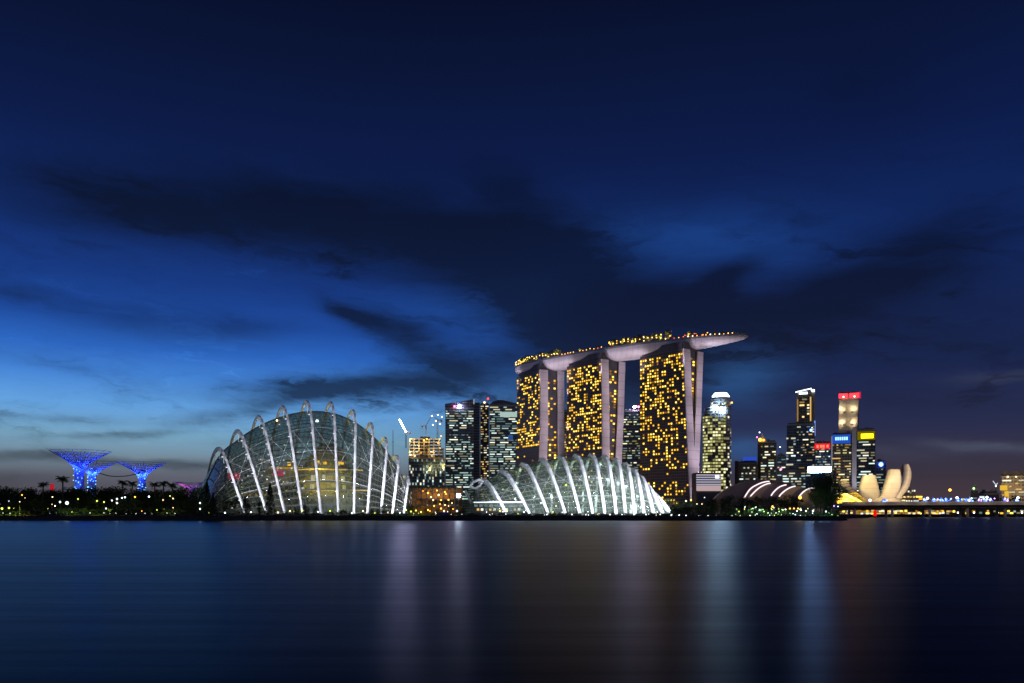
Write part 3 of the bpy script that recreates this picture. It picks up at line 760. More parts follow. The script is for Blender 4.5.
# ------------------------------------------------------------------ two glass domes
RIB_FLOOD = emis('rib_floodlight', (.88,.92,1), 1.6)
def dome(name, label, T, Fb, top_off, Y, N, stand, shellmat, rib_r, seed, backx, ends, bulge=0.0, hook=0.0, rod=.16):
    """T/Fb: bearing of crown and foot of each rib; Y=(foot, crown, back foot) distances"""
    yf, yt, yb = Y
    d = thing(name, label, 'glass dome', (0,0,0))
    def curve(tp, fp, n, inset=0.0, drop=0.0, half=False, ex=1.0):
        pts = []; tx, ty = tp; fx, fy = fp; ty += drop; lx = tx+hook
        Ptop = P(tx, ty, yt); B = Vector((PX(tx+backx, yb-inset), yb-inset, GZ)); zf = PZ(fy, yf)
        for i in range(n+1):
            th = math.pi*(i/n)*(.5 if half else 1.0)
            if th <= math.pi/2+1e-6:
                s = math.sin(th)**ex; Yq = (yf+inset)+(yt-yf-inset)*(1-math.cos(th))
                py = fy+(ty-fy)*s; px = fx+(lx-fx)*s+bulge*math.sin(2*th)-hook*max(0,(th-1.0)/.571)**2
                q = P(px, py, Yq)
                # keep the arch height independent of the distance change
                pts.append(q)
            else:
                c = -math.cos(th); s = math.sin(th)
                pts.append(Vector((Ptop.x+(B.x-Ptop.x)*c, yt+(B.y-yt)*c, GZ+(Ptop.z-GZ)*s)))
        return pts
    ribs = []
    for k, (tp, fp) in enumerate(zip(T, Fb)):
        pts = curve(tp, fp, 30)
        ribs.append(pts)
        # box section rib
        mb = MB(); rows = []
        for i, p in enumerate(pts):
            t = (pts[min(i+1,30)]-pts[max(i-1,0)]).normalized(); a = Vector((1,0,0)); a = (a-t*a.dot(t)).normalized(); b = t.cross(a)
            w_, h_ = rib_r*.62, rib_r*1.15
            rows.append([p+a*w_+b*h_, p-a*w_+b*h_, p-a*w_-b*h_, p+a*w_-b*h_])
        mb.loft(rows, True, True)
        sh = curve(tp, fp, 30, stand*.5, top_off)
        br = mb
        for i in range(2, 27, 3):
            br.tube([pts[i], sh[i]], .22, 5)
        rib = mb.build('rib', M['white_steel'], d)
        if hook == 4.0:
            fl = MB()
            for i in range(2, 14, 3):
                q = pts[i]+(sh[i]-pts[i])*.3; fl.box(q.x-1.1, q.x-.1, q.y-.3, q.y+.3, q.z-.14, q.z+.14)
            fl.build('floodlight', RIB_FLOOD, rib)
    # glass shell through the ribs
    sections = [tuple([*t, *f]) for t, f in zip(T, Fb)]
    sections = [ends[0]]+sections+[ends[1]]
    S = catmull(sections, N)
    rows = [curve((a[0], a[1]), (a[2], a[3]), 28, stand*.5, top_off if 0 < i < N-1 else 0) for i, a in enumerate(S)]
    mb = MB(); mb.loft(rows); me = mb.mesh('glass_shell', shellmat, True)
    uvl = me.uv_layers.new(name='uv'); m = 29
    for p in me.polygons:
        ids = list(p.vertices)
        for li, vi in zip(p.loop_indices, ids):
            uvl.data[li].uv = ((vi//m)/(N-1), (vi % m)/(m-1))
    sh = link('glass_shell', me, d)
    # ring tubes tying the ribs together, and the ridge of the shell
    rg = MB()
    for i in (3, 6, 9):
        rg.tube([r[i] for r in rows[1:-1]], rod, 5)
    for j in range(len(ribs)-1):
        a, b = ribs[j], ribs[j+1]
        for (p, q) in ((4, 8), (9, 5)): rg.tube([a[p], (a[p]+b[q])/2, b[q]], rod*.8, 5)
    rg.build('tie_rods', M['white_steel'], d)
    MB().tube([r[14] for r in rows], .45, 6).build('ridge_beam', M['dark_steel'], d)
    return d, ribs, rows
T1 = [(218,448.6),(237,431),(258,417),(282,407),(306,402),(330,403),(352,411),(370,424),(384,438.7),(395.6,456.8),(405.5,477)]
B1 = [(245.5,513),(267,513),(285,513.4),(303,513.6),(321,513.8),(338.5,513.8),(354,513.8),(367.5,513.8),(381,513.8),(392.5,513.6),(404,513.4)]
G1 = glassmat('tall_dome_glazing', (.10,.105,.09), 62, 40, (.66,.70,.64), .10, .20, .018)
D1, R1, S1 = dome('glass_dome', 'tall glass dome wrapped by spaced white arched ribs', T1, B1, 10.0, (428, 466, 520), 64, 3.0, G1, .86, 1, -13, ((196,497,206,513.5), (409.5,500,409,513.4)), 0.0, 4.0, .07)
T2 = [(482.8,481),(501.6,471.5),(522.6,464.5),(541.4,460),(559,457.3),(575.4,456),(590.6,455.6),(603.5,457),(614.5,460),(624,464.5),(632,470),(638.5,477),(643.5,484.5),(648,492)]
B2 = [(506.5,513.6),(529.5,513.8),(548.3,514),(565.5,514),(580,514),(592.8,514),(604.9,514),(616,514),(625.3,514),(634.3,514),(643.8,513.8),(653.5,513.6),(662.5,513.4),(670.5,513.4)]
G2 = glassmat('low_dome_glazing', (.17,.20,.165), 70, 30, (.66,.76,.68), .09, .14, .085)
D2, R2, S2 = dome('glass_dome', 'low wide glass dome with dense bright white ribs and an open nose', T2, B2, 1.6, (440, 474, 530), 64, 2.0, G2, 1.14, 2, -8, ((470,487,474,504), (660,503,672,513.4)), 1.4, 3.0, .05)
def dome_details():
    # open nose ring, leg and entrance canopy of the low dome
    loop = [P(470,486.5,462),P(473.5,482,463),(P(479,479.6,465)),P(483,481.5,466),P(480,486,464),P(475,488.6,462),P(470,486.5,462)]
    MB().tube(loop, .75, 8).build('nose_ring', M['white_steel'], D2)
    MB().tube([P(465.5,491,455),P(468,496,452),P(471.5,504,448)], .8, 6).build('nose_leg', M['white_steel'], D2)
    a, b = P(472,502.2,442), P(524,502.6,440)
    MB().box(a.x, b.x, 441, 448, a.z-.35, a.z+.45).build('entrance_canopy', M['white_steel'], D2)
    cells = [(PX(x, 447), 447, PZ(y, 447), w_, 1.2, 0, WIN[k][i]) for x, y, w_, k, i in
             [(478+4.1*j, 509.5, 1.3, ('amber','pale','cool')[j % 3], j % 3) for j in range(12)]+[(476+5*j, 505.5, 1.9, ('cool','white')[j % 2], 2) for j in range(10)]]
    wall = MB().box(PX(473,449), PX(532,449), 447.3, 449, GZ, PZ(503,448)).build('entrance_wall', M['dark_wall'], D2)
    place_windows(D2, cells, 60)
    strip = MB().box(a.x+1, b.x-1, 440.6, 440.95, a.z-.3, a.z-.05)
    strip.build('canopy_light', emis('canopy_strip_light', (.8,.92,1), 1.8), D2)
    # floodlights washing every rib from foot to crown
    for ribs, e, d, col in ((R1, 3700, D1, (.84,.86,1)), (R2, 4000, D2, (.80,.86,1))):
        for r in ribs:
            for i, f in ((0, .85), (2, .80), (4, .80), (6, .68), (8, .42), (10, .24), (12, .13), (14, .08)):
                src = r[i]+Vector((.8, -10.0, .3)); src.z = max(src.z, GZ+.5)
                lamp_light('rib_spot', 'SPOT', src, e*f, col, d, r[i]+Vector((0,0,1.5)), 120, .5, .8)
    for r in R2[1:]:
        for i, f in ((27, 1), (23, .8)):
            lamp_light('rib_back_spot', 'POINT', r[i]+Vector((-1,-4.5,0)), 1900*f, (.8,.92,1), D2, None, size=.5)
    for x, y, yy in ((520,478,486),(550,470,486),(580,466,486),(610,468,486),(632,480,486)):
        lamp_light('hall_light', 'POINT', P(x,y,yy), 2600, (.80,1,.86), D2, None, size=1)
    for x, y, yy, e in ((245,455,470,3000),(275,430,470,4200),(305,422,470,3600),(350,430,470,3600),(375,450,468,3600),(395,475,466,3000)):
        lamp_light('hall_light', 'POINT', P(x,y,yy), e*.5, (.95,.95,.72), D1, None, size=1)
dome_details()

def dome_inside():
    # planted mountain inside the tall dome
    rnd = random.Random(8)
    g = thing('planted_mountain', 'planted indoor mountain ringed by lit walkways inside the tall dome', 'indoor garden', (PX(327,474), 474, GZ))
    prof = [(17,0),(16,8),(13,17),(12,24),(9.5,31),(6,37),(2.5,40)]
    rows = []
    for r, z in prof: rows.append([(1.15*r*(1+.14*math.sin(3*a+z*.2))*math.cos(a), .75*r*math.sin(a), z) for a in [6.283*k/26 for k in range(26)]])
    MB().loft(rows, True, True).build('rock_core', M['dark_wall'], g)
    mb = MB()
    for q in range(5200):
        z = rnd.uniform(0, 41); r = interp([(a, b) for b, a in prof], z)[0]*rnd.uniform(.9,1.22); a = rnd.uniform(0,6.283)
        r *= 1+.14*math.sin(3*a+z*.2)
        p = Vector((1.15*r*math.cos(a), .75*r*math.sin(a), z)); s = rnd.uniform(.5,1.5)
        n = Vector((rnd.gauss(0,1), rnd.gauss(0,1), rnd.gauss(0,1))).normalized(); e = n.orthogonal().normalized(); gg = n.cross(e)
        mb.quad(p-e*s*.5, p+gg*s*.3, p+e*s*.5, p-gg*s*.3)
    mb.build('foliage', leafmat('indoor_leaf', (.10,.11,.02)), g)
    am = emis('walkway_light', (1,.62,.08), 1.1)
    for z, rr in ((25.5,17.5),(14,21)):
        mb = MB(); ring = [(1.15*rr*math.cos(a), .8*rr*math.sin(a), z) for a in [math.pi+math.pi*k/24 for k in range(25)]]
        mb.tube(ring, .45, 5); wk = mb.build('walkway', M['grey_steel'], g)
        mb = MB(); mb.tube([(x*1.012, y*1.03-.3, zz-.2) for x, y, zz in ring], .22, 5); mb.build('walkway_light', am, wk)
    lx = PX(327,474)
    for dx, dy, z, e, c in ((-8,-19,20,13300,(1,.72,.08)),(8,-19,18,12350,(1,.78,.12)),(-3,-18,27,9880,(1,.7,.08)),(22,-12,24,8550,(1,.75,.1)),(16,-18,8,3800,(.9,1,.3)),(-24,-15,22,2500,(1,.7,.1)),(0,-23,5,2500,(.75,.95,1))):
        lamp_light('garden_light', 'POINT', (lx+dx, 474+dy, GZ+z), e, c, g, None, size=.6)
    lamp_light('hall_light', 'POINT', (PX(380,466), 462, 14), 9000, (.65,.82,1), g, None, size=1)
    lamp_light('hall_light', 'POINT', (PX(355,470), 452, 6), 4000, (.65,.85,1), g, None, size=1)
    lamp_light('hall_light', 'POINT', (PX(250,466), 458, 9), 3000, (.9,1,.8), g, None, size=1)
    # terrace on the left of the mountain
    t = thing('indoor_terrace', 'terraced indoor gallery with an amber band and red panels in the tall dome', 'gallery', (PX(255,470), 470, GZ))
    MB().box(-17, 22, 0, 10, 0, 12).build('gallery_block', M['dark_wall'], t)
    MB().box(4, 30, 3, 10, 12.01, 26).build('upper_gallery_block', M['dark_wall'], t)
    MB().box(-16, 8, -.5, -.05, 11.0, 12.6).build('amber_band', emis('amber_band', (1,.50,.05), .55), t)
    MB().box(7, 32, 2.4, 2.9, 26.1, 27.4).build('amber_band', emis('amber_band_upper', (1,.55,.06), .5), t)
    MB().box(-15, -8.5, -.55, -.1, 20.2, 23.8).build('red_panel', emis('red_panel', (1,.05,.09), .65), t)
    MB().box(9.5, 15.5, 2.2, 2.7, 22.2, 26), 
    MB().box(9.5, 15.5, 2.3, 2.8, 22.4, 25.6).build('red_panel', emis('pink_panel', (1,.06,.22), .55), t)
    MB().box(-15.5, -8, .1, .5, 12.1, 24).build('panel_post', M['dark_steel'], t)
    cells = []
    for q in range(95):
        x = rnd.uniform(-14, 30); z = rnd.gauss(24, 5.5) if x > -6 else rnd.uniform(4, 20)
        key = rnd.choice(['white','cool','pale','white','amber']); cells.append((x, (-.3 if z < 12 else 2.6) if x < 4 or z < 12 else 2.6, max(2, z), .8, .7, 0, WIN[key][rnd.choice((0,0,1,2))]))
    place_windows(t, cells, 96, 'spark_light')
    cells = []
    for x, y, w_, h_, k in ((313,478,2.2,3.4,'pale'),(324,476,1.8,2.6,'pale'),(312,487,2.0,3,'pale'),(318,461,1.5,1.6,'gold'),(341,463,3,1.6,'gold'),(343,480,2,4,'lime'),(344,488,1.6,3,'lime'),(325,463,1.6,1.4,'gold'),(289,464,2,2,'gold'),(303,489,1.5,2,'white')):
        cells.append((PX(x,452)-lx, 452-474, PZ(y,452)-GZ, w_, h_, 0, WIN[k][0]))
    place_windows(g, cells, 60, 'feature_light')
    o = link('ceiling_light', MB().ball((0,0,0), .9, 8, 6).mesh('ceiling_light', L['white']), D1); o.location = P(317,421,458)
    o = link('ceiling_light', MB().ball((0,0,0), .5, 8, 6).mesh('ceiling_light', L['warm']), D1); o.location = P(277,420.5,456)
    for i, (px, top) in enumerate(((215,497),(224,491),(234,486),(246,482),(258,486),(290,480),(384,487),(396,494))):
        tr, cr = KINDS[('round','broad')[i % 2]][i % 3]; Y = 452 if px < 270 else 456; s = (PZ(top, Y)-GZ)/9.6
        t = thing('indoor_tree', f"{ORD[i]} indoor tree from the tapering end inside the tall dome", 'tree', (PX(px,Y), Y, GZ), i*1.3, 'trees inside the tall dome'); t.scale = (s*1.25, s*1.25, s)
        link('trunk', tr, t); link('crown', cr, t)
    for px, py, e, c in ((222,500,900,(.9,1,.4)),(240,494,1200,(.9,1,.45)),(262,492,900,(1,.9,.4)),(388,496,1000,(.8,1,.7))):
        lamp_light('garden_light', 'POINT', P(px,py,443), e, c, g, None, size=.5)
    # garden inside the low dome
    rnd = random.Random(18)
    for i, (px, top, kind, wide) in enumerate(((492,497,'round',1.3),(505,487,'round',1.2),(517,489,'round',1.3),(531,493,'shrub',1.3),(545,488,'round',1.2),(556,484,'palm',1.1),(567,482,'round',1.3),(580,488,'round',1.2),(594,484,'palm',1),(607,487,'round',1.2),(620,492,'round',1.2),(634,498,'shrub',1.2))):
        tr, cr = rnd.choice(KINDS[kind]); Y = 484; h = PZ(top, Y)-GZ; s = h/9.6
        t = thing('indoor_tree', f"{ORD[i]} floodlit tree from the nose inside the low dome", 'tree', (PX(px,Y), Y, GZ), rnd.uniform(0,6), 'trees inside the low dome'); t.scale = (s*wide, s*wide, s)
        link('trunk', tr, t); link('crown', cr, t)
    for px, py, Y, e, c in ((505,492,468,3200,(1,.85,.3)),(517,489,468,3600,(1,.82,.25)),(545,492,466,2600,(.85,1,.5)),(567,488,466,3400,(.95,1,.2)),(590,492,466,3000,(.85,1,.8)),(612,492,466,3200,(.8,.95,1)),(632,499,470,2800,(.85,.95,1)),(560,472,490,4200,(.8,1,.85)),(600,472,490,4200,(.8,1,.9)),(530,478,490,3000,(.85,1,.8))):
        lamp_light('garden_light', 'POINT', P(px,py,Y), e, c, D2, None, size=.6)
    for px, py, c, r in ((503,489.5,'lime',.55),(514,490,'warm',.5),(566,485,'lime',.6),(589,477,'white',.4),(602,478,'warm',.4),(541,503,'cool',.4),(556,506,'warm',.35),(519,507,'cool',.5)):
        o = link('garden_lamp', lamp_meshes(c, r), D2); o.location = P(px, py, 470)
dome_inside()

# ------------------------------------------------------------------ blue steel tree towers
def supertree(px, rim, rl, rr, trunk_w, Y, label, seed, neck):
    rad = (rr-rl)/2/F*Y; cx = (rl+rr)/2
    t = thing('tree_tower', label, 'tree tower', (PX(px, Y), Y, GZ), 0, 'blue lit steel tree towers')
    H = PZ(rim, Y)-GZ; tw = trunk_w/2/F*Y; zn = PZ(neck, Y)-GZ; off = PX(cx, Y)-PX(px, Y)
    MB().lathe([(tw*.62, 0), (tw*.6, zn*.7), (tw*.66, zn), (tw*.9, zn+(H-zn)*.4)], 14).build('core', M['concrete'], t)
    rods = MB(); rnd = random.Random(seed); n = 90
    def prof(a, s):
        z = s*H; f = max(0, (z-zn*.94)/(H-zn*.94)); r = tw*(1.0-.12*min(1, z/zn))+(rad-tw)*(f**1.75)
        return Vector((r*math.cos(a)+off*f, r*math.sin(a), z*(1-.045*f*f)+(H*.045*f**6)))
    for k in range(n):
        a = 6.283*k/n; e = rnd.uniform(.93,1.0)
        rods.tube([prof(a+(.10 if k % 2 else -.10)*s, s*e) for s in [i/13 for i in range(14)]], [.20]*9+[.18,.15,.12,.10,.07], 4)
    rings = rods
    for s in (.15,.3,.45,.6,.7,.78,.84,.88,.92,.95,.98): rings.tube([prof(6.283*k/36, s) for k in range(37)], .12, 4, False)
    rods.build('branch_lattice', mat('violet_steel_%d' % seed, (.30,.32,.55), .5, var=.1), t)
    pl = MB()
    for q in range(700):
        z = rnd.uniform(1, zn); a = rnd.uniform(0, 6.283); r = tw*rnd.uniform(.68,.98); p = Vector((r*math.cos(a), r*math.sin(a), z)); s = rnd.uniform(.5,1.1)
        nn = Vector((rnd.gauss(0,1),rnd.gauss(0,1),rnd.gauss(0,1))).normalized(); e = nn.orthogonal().normalized(); g = nn.cross(e); pl.quad(p-e*s*.5, p+g*s*.3, p+e*s*.5, p-g*s*.3)
    pl.build('foliage', LEAF[0], t)
    sp = MB()
    for q in range(34):
        z = rnd.uniform(3, zn); a = rnd.uniform(3.3, 6.1); r = tw*1.2; sp.box(r*math.cos(a)-.2, r*math.cos(a)+.2, r*math.sin(a)-.2, r*math.sin(a)+.2, z-.22, z+.22)
    o = sp.build('trunk_lights', emis('trunk_light_%d' % seed, (.12,.40,1), 5.0), t); o['kind'] = 'stuff'
    base = Vector((PX(px, Y), Y, GZ))
    for a in range(5):
        an = -math.pi/2+(a-2)*.85
        lamp_light('canopy_light', 'POINT', base+Vector((math.cos(an)*tw*1.9, math.sin(an)*tw*1.9, zn*1.0)), 6500, (.015,.05,1), t, None, size=.6)
    lamp_light('canopy_light', 'POINT', base+Vector((off*.6, -tw*1.2, H*.90)), 24000, (.07,.16,1), t, None, size=.8)
    lamp_light('canopy_light', 'POINT', base+Vector((off*.8, -rad*.35, H*.97)), 9000, (.02,.05,1), t, None, size=.8)
    lamp_light('trunk_light', 'POINT', base+Vector((0, -tw*2.4, zn*.45)), 3000, (.10,.25,1), t, None, size=.6)
supertree(79.5, 449.5, 49.5, 112, 9, 620, 'tallest and widest blue lit steel tree tower', 61, 468)
supertree(92.3, 460.5, 68, 118, 7, 585, 'smaller blue lit steel tree tower overlapping the tallest one', 62, 474)
supertree(142.2, 461.5, 117, 167, 6.5, 640, 'lone blue lit steel tree tower standing apart', 63, 476)
def far_trees():
    t = thing('tree_tower', 'half hidden violet lit steel tree tower beside the tall dome', 'tree tower', (PX(191,760), 760, GZ), 0, 'blue lit steel tree towers')
    H = PZ(482.5,760)-GZ
    MB().lathe([(2.2,0),(2.0,H*.7),(3.2,H*.86)], 12).build('core', M['concrete'], t)
    rods = MB()
    for k in range(48):
        a = 6.283*k/48; rods.tube([(r*math.cos(a), r*math.sin(a), z) for r, z in ((2.2,H*.3),(2.6,H*.7),(6,H*.88),(13,H*.985),(15.5,H))], .2, 4)
    rods.build('branch_lattice', M['white_steel'], t)
    lamp_light('canopy_light', 'POINT', (PX(191,760), 754, GZ+H*.92), 2600, (.5,.2,1), t, None, size=.8)
    lamp_light('canopy_light', 'POINT', (PX(187,760), 750, GZ+H*.80), 1100, (.9,.12,.7), t, None, size=.8)
    s = thing('sign_mast', 'red lit mast sign among the trees before the tree towers', 'sign', (PX(52,500), 500, GZ))
    MB().tube([(0,0,0),(0,0,PZ(492,500)-GZ)], .25, 6).build('pole', M['dark_steel'], s)
    z0, z1 = PZ(491,500)-GZ, PZ(484,500)-GZ
    MB().box(-1.1, 1.1, -.3, .3, z0, z1).build('sign_face', emis('red_sign', (1,.03,.06), .42), s)
    b = thing('lit_kiosk', 'low kiosk with a pale violet lit front under the tallest blue tree tower', 'kiosk', (PX(70,520), 520, GZ))
    MB().box(-4.5, 4.5, 0, 5, 0, PZ(489.5,520)-GZ).build('wall', M['dark_wall'], b)
    MB().box(-3.9, 3.9, -.3, -.02, PZ(492,520)-GZ, PZ(489.8,520)-GZ).build('lit_front', emis('kiosk_light', (.5,.5,.9), .3), b)
    MB().box(-5, 5, -1.2, 5.5, PZ(489.4,520)-GZ, PZ(488.8,520)-GZ).build('roof', M['grey_steel'], b)
    # slim aerial walkway between the two tree towers
    w = thing('aerial_walkway', 'thin curved aerial walkway between the blue tree towers', 'walkway', (0,0,0))
    pts = [P(96,472,585), P(110,476,575), P(126,476,600), P(140,473,636)]
    MB().tube([Vector(p) for p in catmull([tuple(p) for p in pts], 20)], .35, 6).build('deck', M['grey_steel'], w)
far_trees()

# ------------------------------------------------------------------ office towers
def tower(name, label, px0, px1, top, Y, depth, m, key, seed, dens, fh=4.2, cw=3.0, run=(1,3), rz=0.0, z_low=None, cap=96, wh=.42, extra=None, side=None, cat='office tower', cells2=None):
    cx = PX((px0+px1)/2, Y); ang = math.atan2(cx, Y); ca = math.cos(ang); H = PZ(top, Y)-GZ; W = (px1-px0)/F*Y*ca
    t = thing(name, label, cat, (cx, Y, GZ), rz-ang)
    body = MB().box(-W/2, W/2, 0, depth, 0, H).build('wall', m, t)
    MB().box(-W/2+1.5, W/2-1.5, 1.5, depth-1.5, H+.01, H+2.2).build('roof', M['dark_wall'], t)
    rr = random.Random(seed*7+1)
    for q in range(3):
        a = rr.uniform(-W/2+2, W/2-5); bb = rr.uniform(2, max(3, depth-9)); MB().box(a, a+rr.uniform(2,3.5), bb, bb+rr.uniform(2,5), H+2.21, H+2.21+rr.uniform(1.2,3.2)).build('roof_plant', M['grey_steel'], t)
    MB().box(-W/2-.25, W/2+.25, -.35, -.02, H-1.1, H+.5).build('parapet', M['grey_steel'], t)
    fh *= .88; cw *= .8
    rnd = random.Random(seed); zl = z_low if z_low is not None else max(3.0, PZ(500, Y)-GZ)
    cells = cells_on(rnd, -W/2+.8, W/2-.8, zl, H-1.0, fh, cw, dens, key, run, 'front', 0.0, wh)
    if side:
        s, prob = side; cells += cells_on(rnd, 1.0, depth-1.0, zl, H-1.0, fh, cw, lambda u, v: prob, key, run, s, W/2 if s == 'right' else -W/2, wh)
    if cells2: cells += cells2(rnd, W, H)
    place_windows(t, cells, cap)
    if extra: extra(t, W, H, lambda px: (PX(px, Y)-cx)*ca, lambda py: PZ(py, Y)-GZ)
    return t
def bx(t, name, m, x0, x1, y0, y1, z0, z1): return MB().box(x0, x1, y0, y1, z0, z1).build(name, m, t)
def bulb(t, loc, colour, r, name='beacon'):
    o = link(name, lamp_meshes(colour, r), t); o.location = loc; return o

def city():
    # construction block with cranes on it
    def ex(t, W, H, X, Z):
        for k in range(6):
            z = H+.1+k*4.4
            bx(t, 'floor_slab', M['concrete'], X(409), X(444) if k < 3 else X(441), .5, 30, z+3.6, z+4.4)
        for x in (409.5,414,419,424,429,434,439,443):
            bx(t, 'column', M['concrete'], X(x)-.7, X(x)+.7, 1, 3, H+.05, H+(26 if x < 440 else 14))
        bx(t, 'core_wall', M['concrete'], X(420), X(430), 14, 26, H+.05, H+31)
        rnd = random.Random(2)
        for x, y, c, r in ((410,441,'warm',1.5),(410.5,455,'warm',2.0),(417,452,'amber',1.2),(421,453,'amber',1.0),(415,456,'warm',1.2),(427,439,'amber',1.6),(424,440,'amber',1.0),(441,436,'amber',1.5),(438,443,'amber',1.2),(430,470,'warm',1.6),(443,468,'amber',1.6),(440,448,'amber',1.0),(432,456,'warm',.9)):
            bulb(t, (X(x), -.8, Z(y)), c, r*.6, 'work_light')
        for x, y, e in ((411,440,9000),(411,453,9000),(418,447,7000),(426,440,7000),(432,452,6000),(440,440,7000),(430,469,5000),(443,466,5000)): lamp_light('work_light_glow', 'POINT', tuple(t.matrix_basis @ Vector((X(x), -4, Z(y)))), e, (1,.62,.2), t, None, size=.6)
    tower('construction_block', 'half built block with bare floors and amber work lights behind the domes', 408.6, 445, 458, 1150, 34, FAC['teal'], ['cool','cool','pale'], 3, lambda u, v: .46, 4.6, 2.6, (1,1), wh=.8, cap=96, extra=ex, cat='building')
    def crane(px, base, top, tip, Y, label):
        t = thing('tower_crane', label, 'crane', (PX(px,Y), Y, PZ(base,Y)), 0, 'cranes over the construction block')
        h = PZ(top,Y)-PZ(base,Y); tx, tz = PX(tip[0],Y)-PX(px,Y), PZ(tip[1],Y)-PZ(base,Y)
        mm = MB()
        for sx in (-.8,.8):
            for sy in (-.8,.8): mm.tube([(sx,sy,0),(sx,sy,h)], .22, 4)
        n = int(h/2.2)
        for i in range(n): mm.tube([(-.8,-.8,i*2.2),(.8,-.8,i*2.2+2.2)], .12, 4)
        mm.build('mast', M['grey_steel'], t)
        j = MB(); d = Vector((tx,0,tz-h)); 
        for oy, oz in ((-.7,0),(.7,0),(0,1.3)): j.tube([(0,oy,h+oz),(tx,oy,tz+oz*.2)], .2, 4)
        for i in range(12): a = Vector((0,0,h))+d*(i/12); b = Vector((0,0,h+1.2))+d*((i+.5)/12); j.tube([a,b], .12, 4)
        j.build('jib', M['grey_steel'], t)
        cb = MB(); s = -1 if tx > 0 else 1; cb.box(min(0,s*7), max(0,s*7), -.7, .7, h-.6, h+.4); cb.box(s*5.4-1.2, s*5.4+1.2, -1, 1, h-3, h-.6); cb.build('counter_jib', M['grey_steel'], t)
        MB().box(-1,1,-1.9,-.9,h-2.6,h-.4).build('cab', M['pale_wall'], t)
        return t
    c1 = crane(406, 448, 432, (399.5,420), 1160, 'white lit crane with raised jib over the half built block')
    for k in range(9):
        q = k/8; bulb(c1, (PX(406-6.3*q,1160)-PX(406,1160), -.9, (PZ(432-12*q,1160)-PZ(448,1160))), 'star', .8, 'jib_light')
    crane(426, 434, 426, (431,417), 1165, 'small dark crane on top of the half built block')
    c3 = crane(437.5, 440, 420, (430,414), 1170, 'crane hung with white lamps next to the glass office tower')
    for x, y in ((432,416),(433,425),(438,415),(442,417),(436,421),(440,424)): bulb(c3, (PX(x,1170)-PX(437.5,1170), -1.2, PZ(y,1170)-PZ(440,1170)), 'white', .9, 'jib_light')
    mast = thing('radio_mast', 'thin dark mast rising behind the tall dome', 'mast', (PX(393,1100), 1100, GZ))
    MB().tube([(0,0,0),(0,0,PZ(430,1100)-GZ)], [.7,.3], 6).build('pole', M['dark_steel'], mast)
    MB().tube([(-2,0,PZ(442,1100)-GZ),(2,0,PZ(442,1100)-GZ)], .2, 5).build('crossbar', M['dark_steel'], mast)
    # three financial towers behind the far hotel tower
    def ex(t, W, H, X, Z):
        mb = MB(); x0, x1 = X(445), X(474)
        n = len(mb.v); mb.poly([(x0,0,H),(x1,0,H),(x1,0,Z(399)),(x0,0,Z(404))]); mb.poly([(x1,38,H),(x0,38,H),(x0,38,Z(404)),(x1,38,Z(399))]); mb.poly([(x0,0,Z(404)),(x1,0,Z(399)),(x1,38,Z(399)),(x0,38,Z(404))]); mb.poly([(x1,0,H),(x1,38,H),(x1,38,Z(399)),(x1,0,Z(399))]); mb.poly([(x0,38,H),(x0,0,H),(x0,0,Z(404)),(x0,38,Z(404))])
        mb.build('sloped_crown', FAC['navy'], t)
        bx(t, 'dark_flank', FAC['navy'], X(474)+.02, X(480), 3, 36, 0, Z(402))
        bx(t, 'crown_fin', WIN['white'][2], X(473.2), X(474.6), -.4, -.05, Z(404), Z(399))
        bulb(t, (X(459.5), -1.2, Z(406.5)), 'star', 1.7, 'roof_light'); bulb(t, (X(454.5), -1, Z(406.5)), 'star_red', 1.0, 'roof_light')
    tower('glass_office_tower', 'slope topped glass office tower with cool white storeys left of its twin', 445.3, 474, 408, 1300, 38, FAC['teal'], ['cool','cool','cool','pale'], 11, lambda u, v: .55 if not .70 < v < .80 else .06, 4.2, 3.2, (1,5), extra=ex)
    def ex(t, W, H, X, Z):
        bulb(t, (X(484.5), -1, Z(402.5)), 'warm', 1.5, 'roof_light'); bulb(t, (X(488), -1, Z(398.8)), 'red', 1.3, 'roof_light')
        MB().tube([(X(488),2,H),(X(488),2,Z(398.5))], .4, 5).build('roof_mast', M['dark_steel'], t)
    tower('office_tower', 'narrow dark office tower with amber windows between two glass towers', 480.2, 489, 404, 1330, 34, FAC['navy'], ['amber','pale'], 12, lambda u, v: .62, 4.2, 3.0, (1,2), extra=ex)
    def ex(t, W, H, X, Z):
        pts = [(489.3,404.5),(493,401.5),(498,399.8),(503,400),(511,402),(518.8,403.8)]
        rows = [[(X(a),0,H+.02),(X(a),0,Z(b)),(X(a),40,Z(b)),(X(a),40,H+.02)] for a, b in pts]
        MB().loft(rows, True, True).build('curved_crown', FAC['navy'], t)
        bx(t, 'lit_crown_band', WIN['cool'][0], X(500), X(518), -.4, -.02, Z(417), Z(412))
        bx(t, 'sign_panel', emis('blue_screen', (.08,.2,.8), .35), X(508), X(513), -.4, -.03, Z(439), Z(435))
    tower('glass_office_tower', 'curved top glass office tower half hidden by the farthest hotel tower', 489.3, 521, 405, 1310, 40, FAC['teal'], ['cool','cool','cool','pale'], 13, lambda u, v: .72 if v < .62 else .42, 4.2, 3.2, (2,5), extra=ex)
    tower('office_tower', 'low amber lit tower seen between the far and middle hotel towers', 555, 568, 411, 1250, 30, FAC['bronze'], 'amber', 14, lambda u, v: .6, 4.2, 3.0, (1,2))
    def ex(t, W, H, X, Z):
        bulb(t, (X(634.5), -1, Z(407)), 'star', 1.9, 'roof_light'); bulb(t, (X(638.5), -1, Z(407)), 'star_red', 1.4, 'roof_light')
        MB().tube([(X(634.5),0,H),(X(634.5),0,Z(407))], .5, 5).build('roof_mast', M['dark_steel'], t)
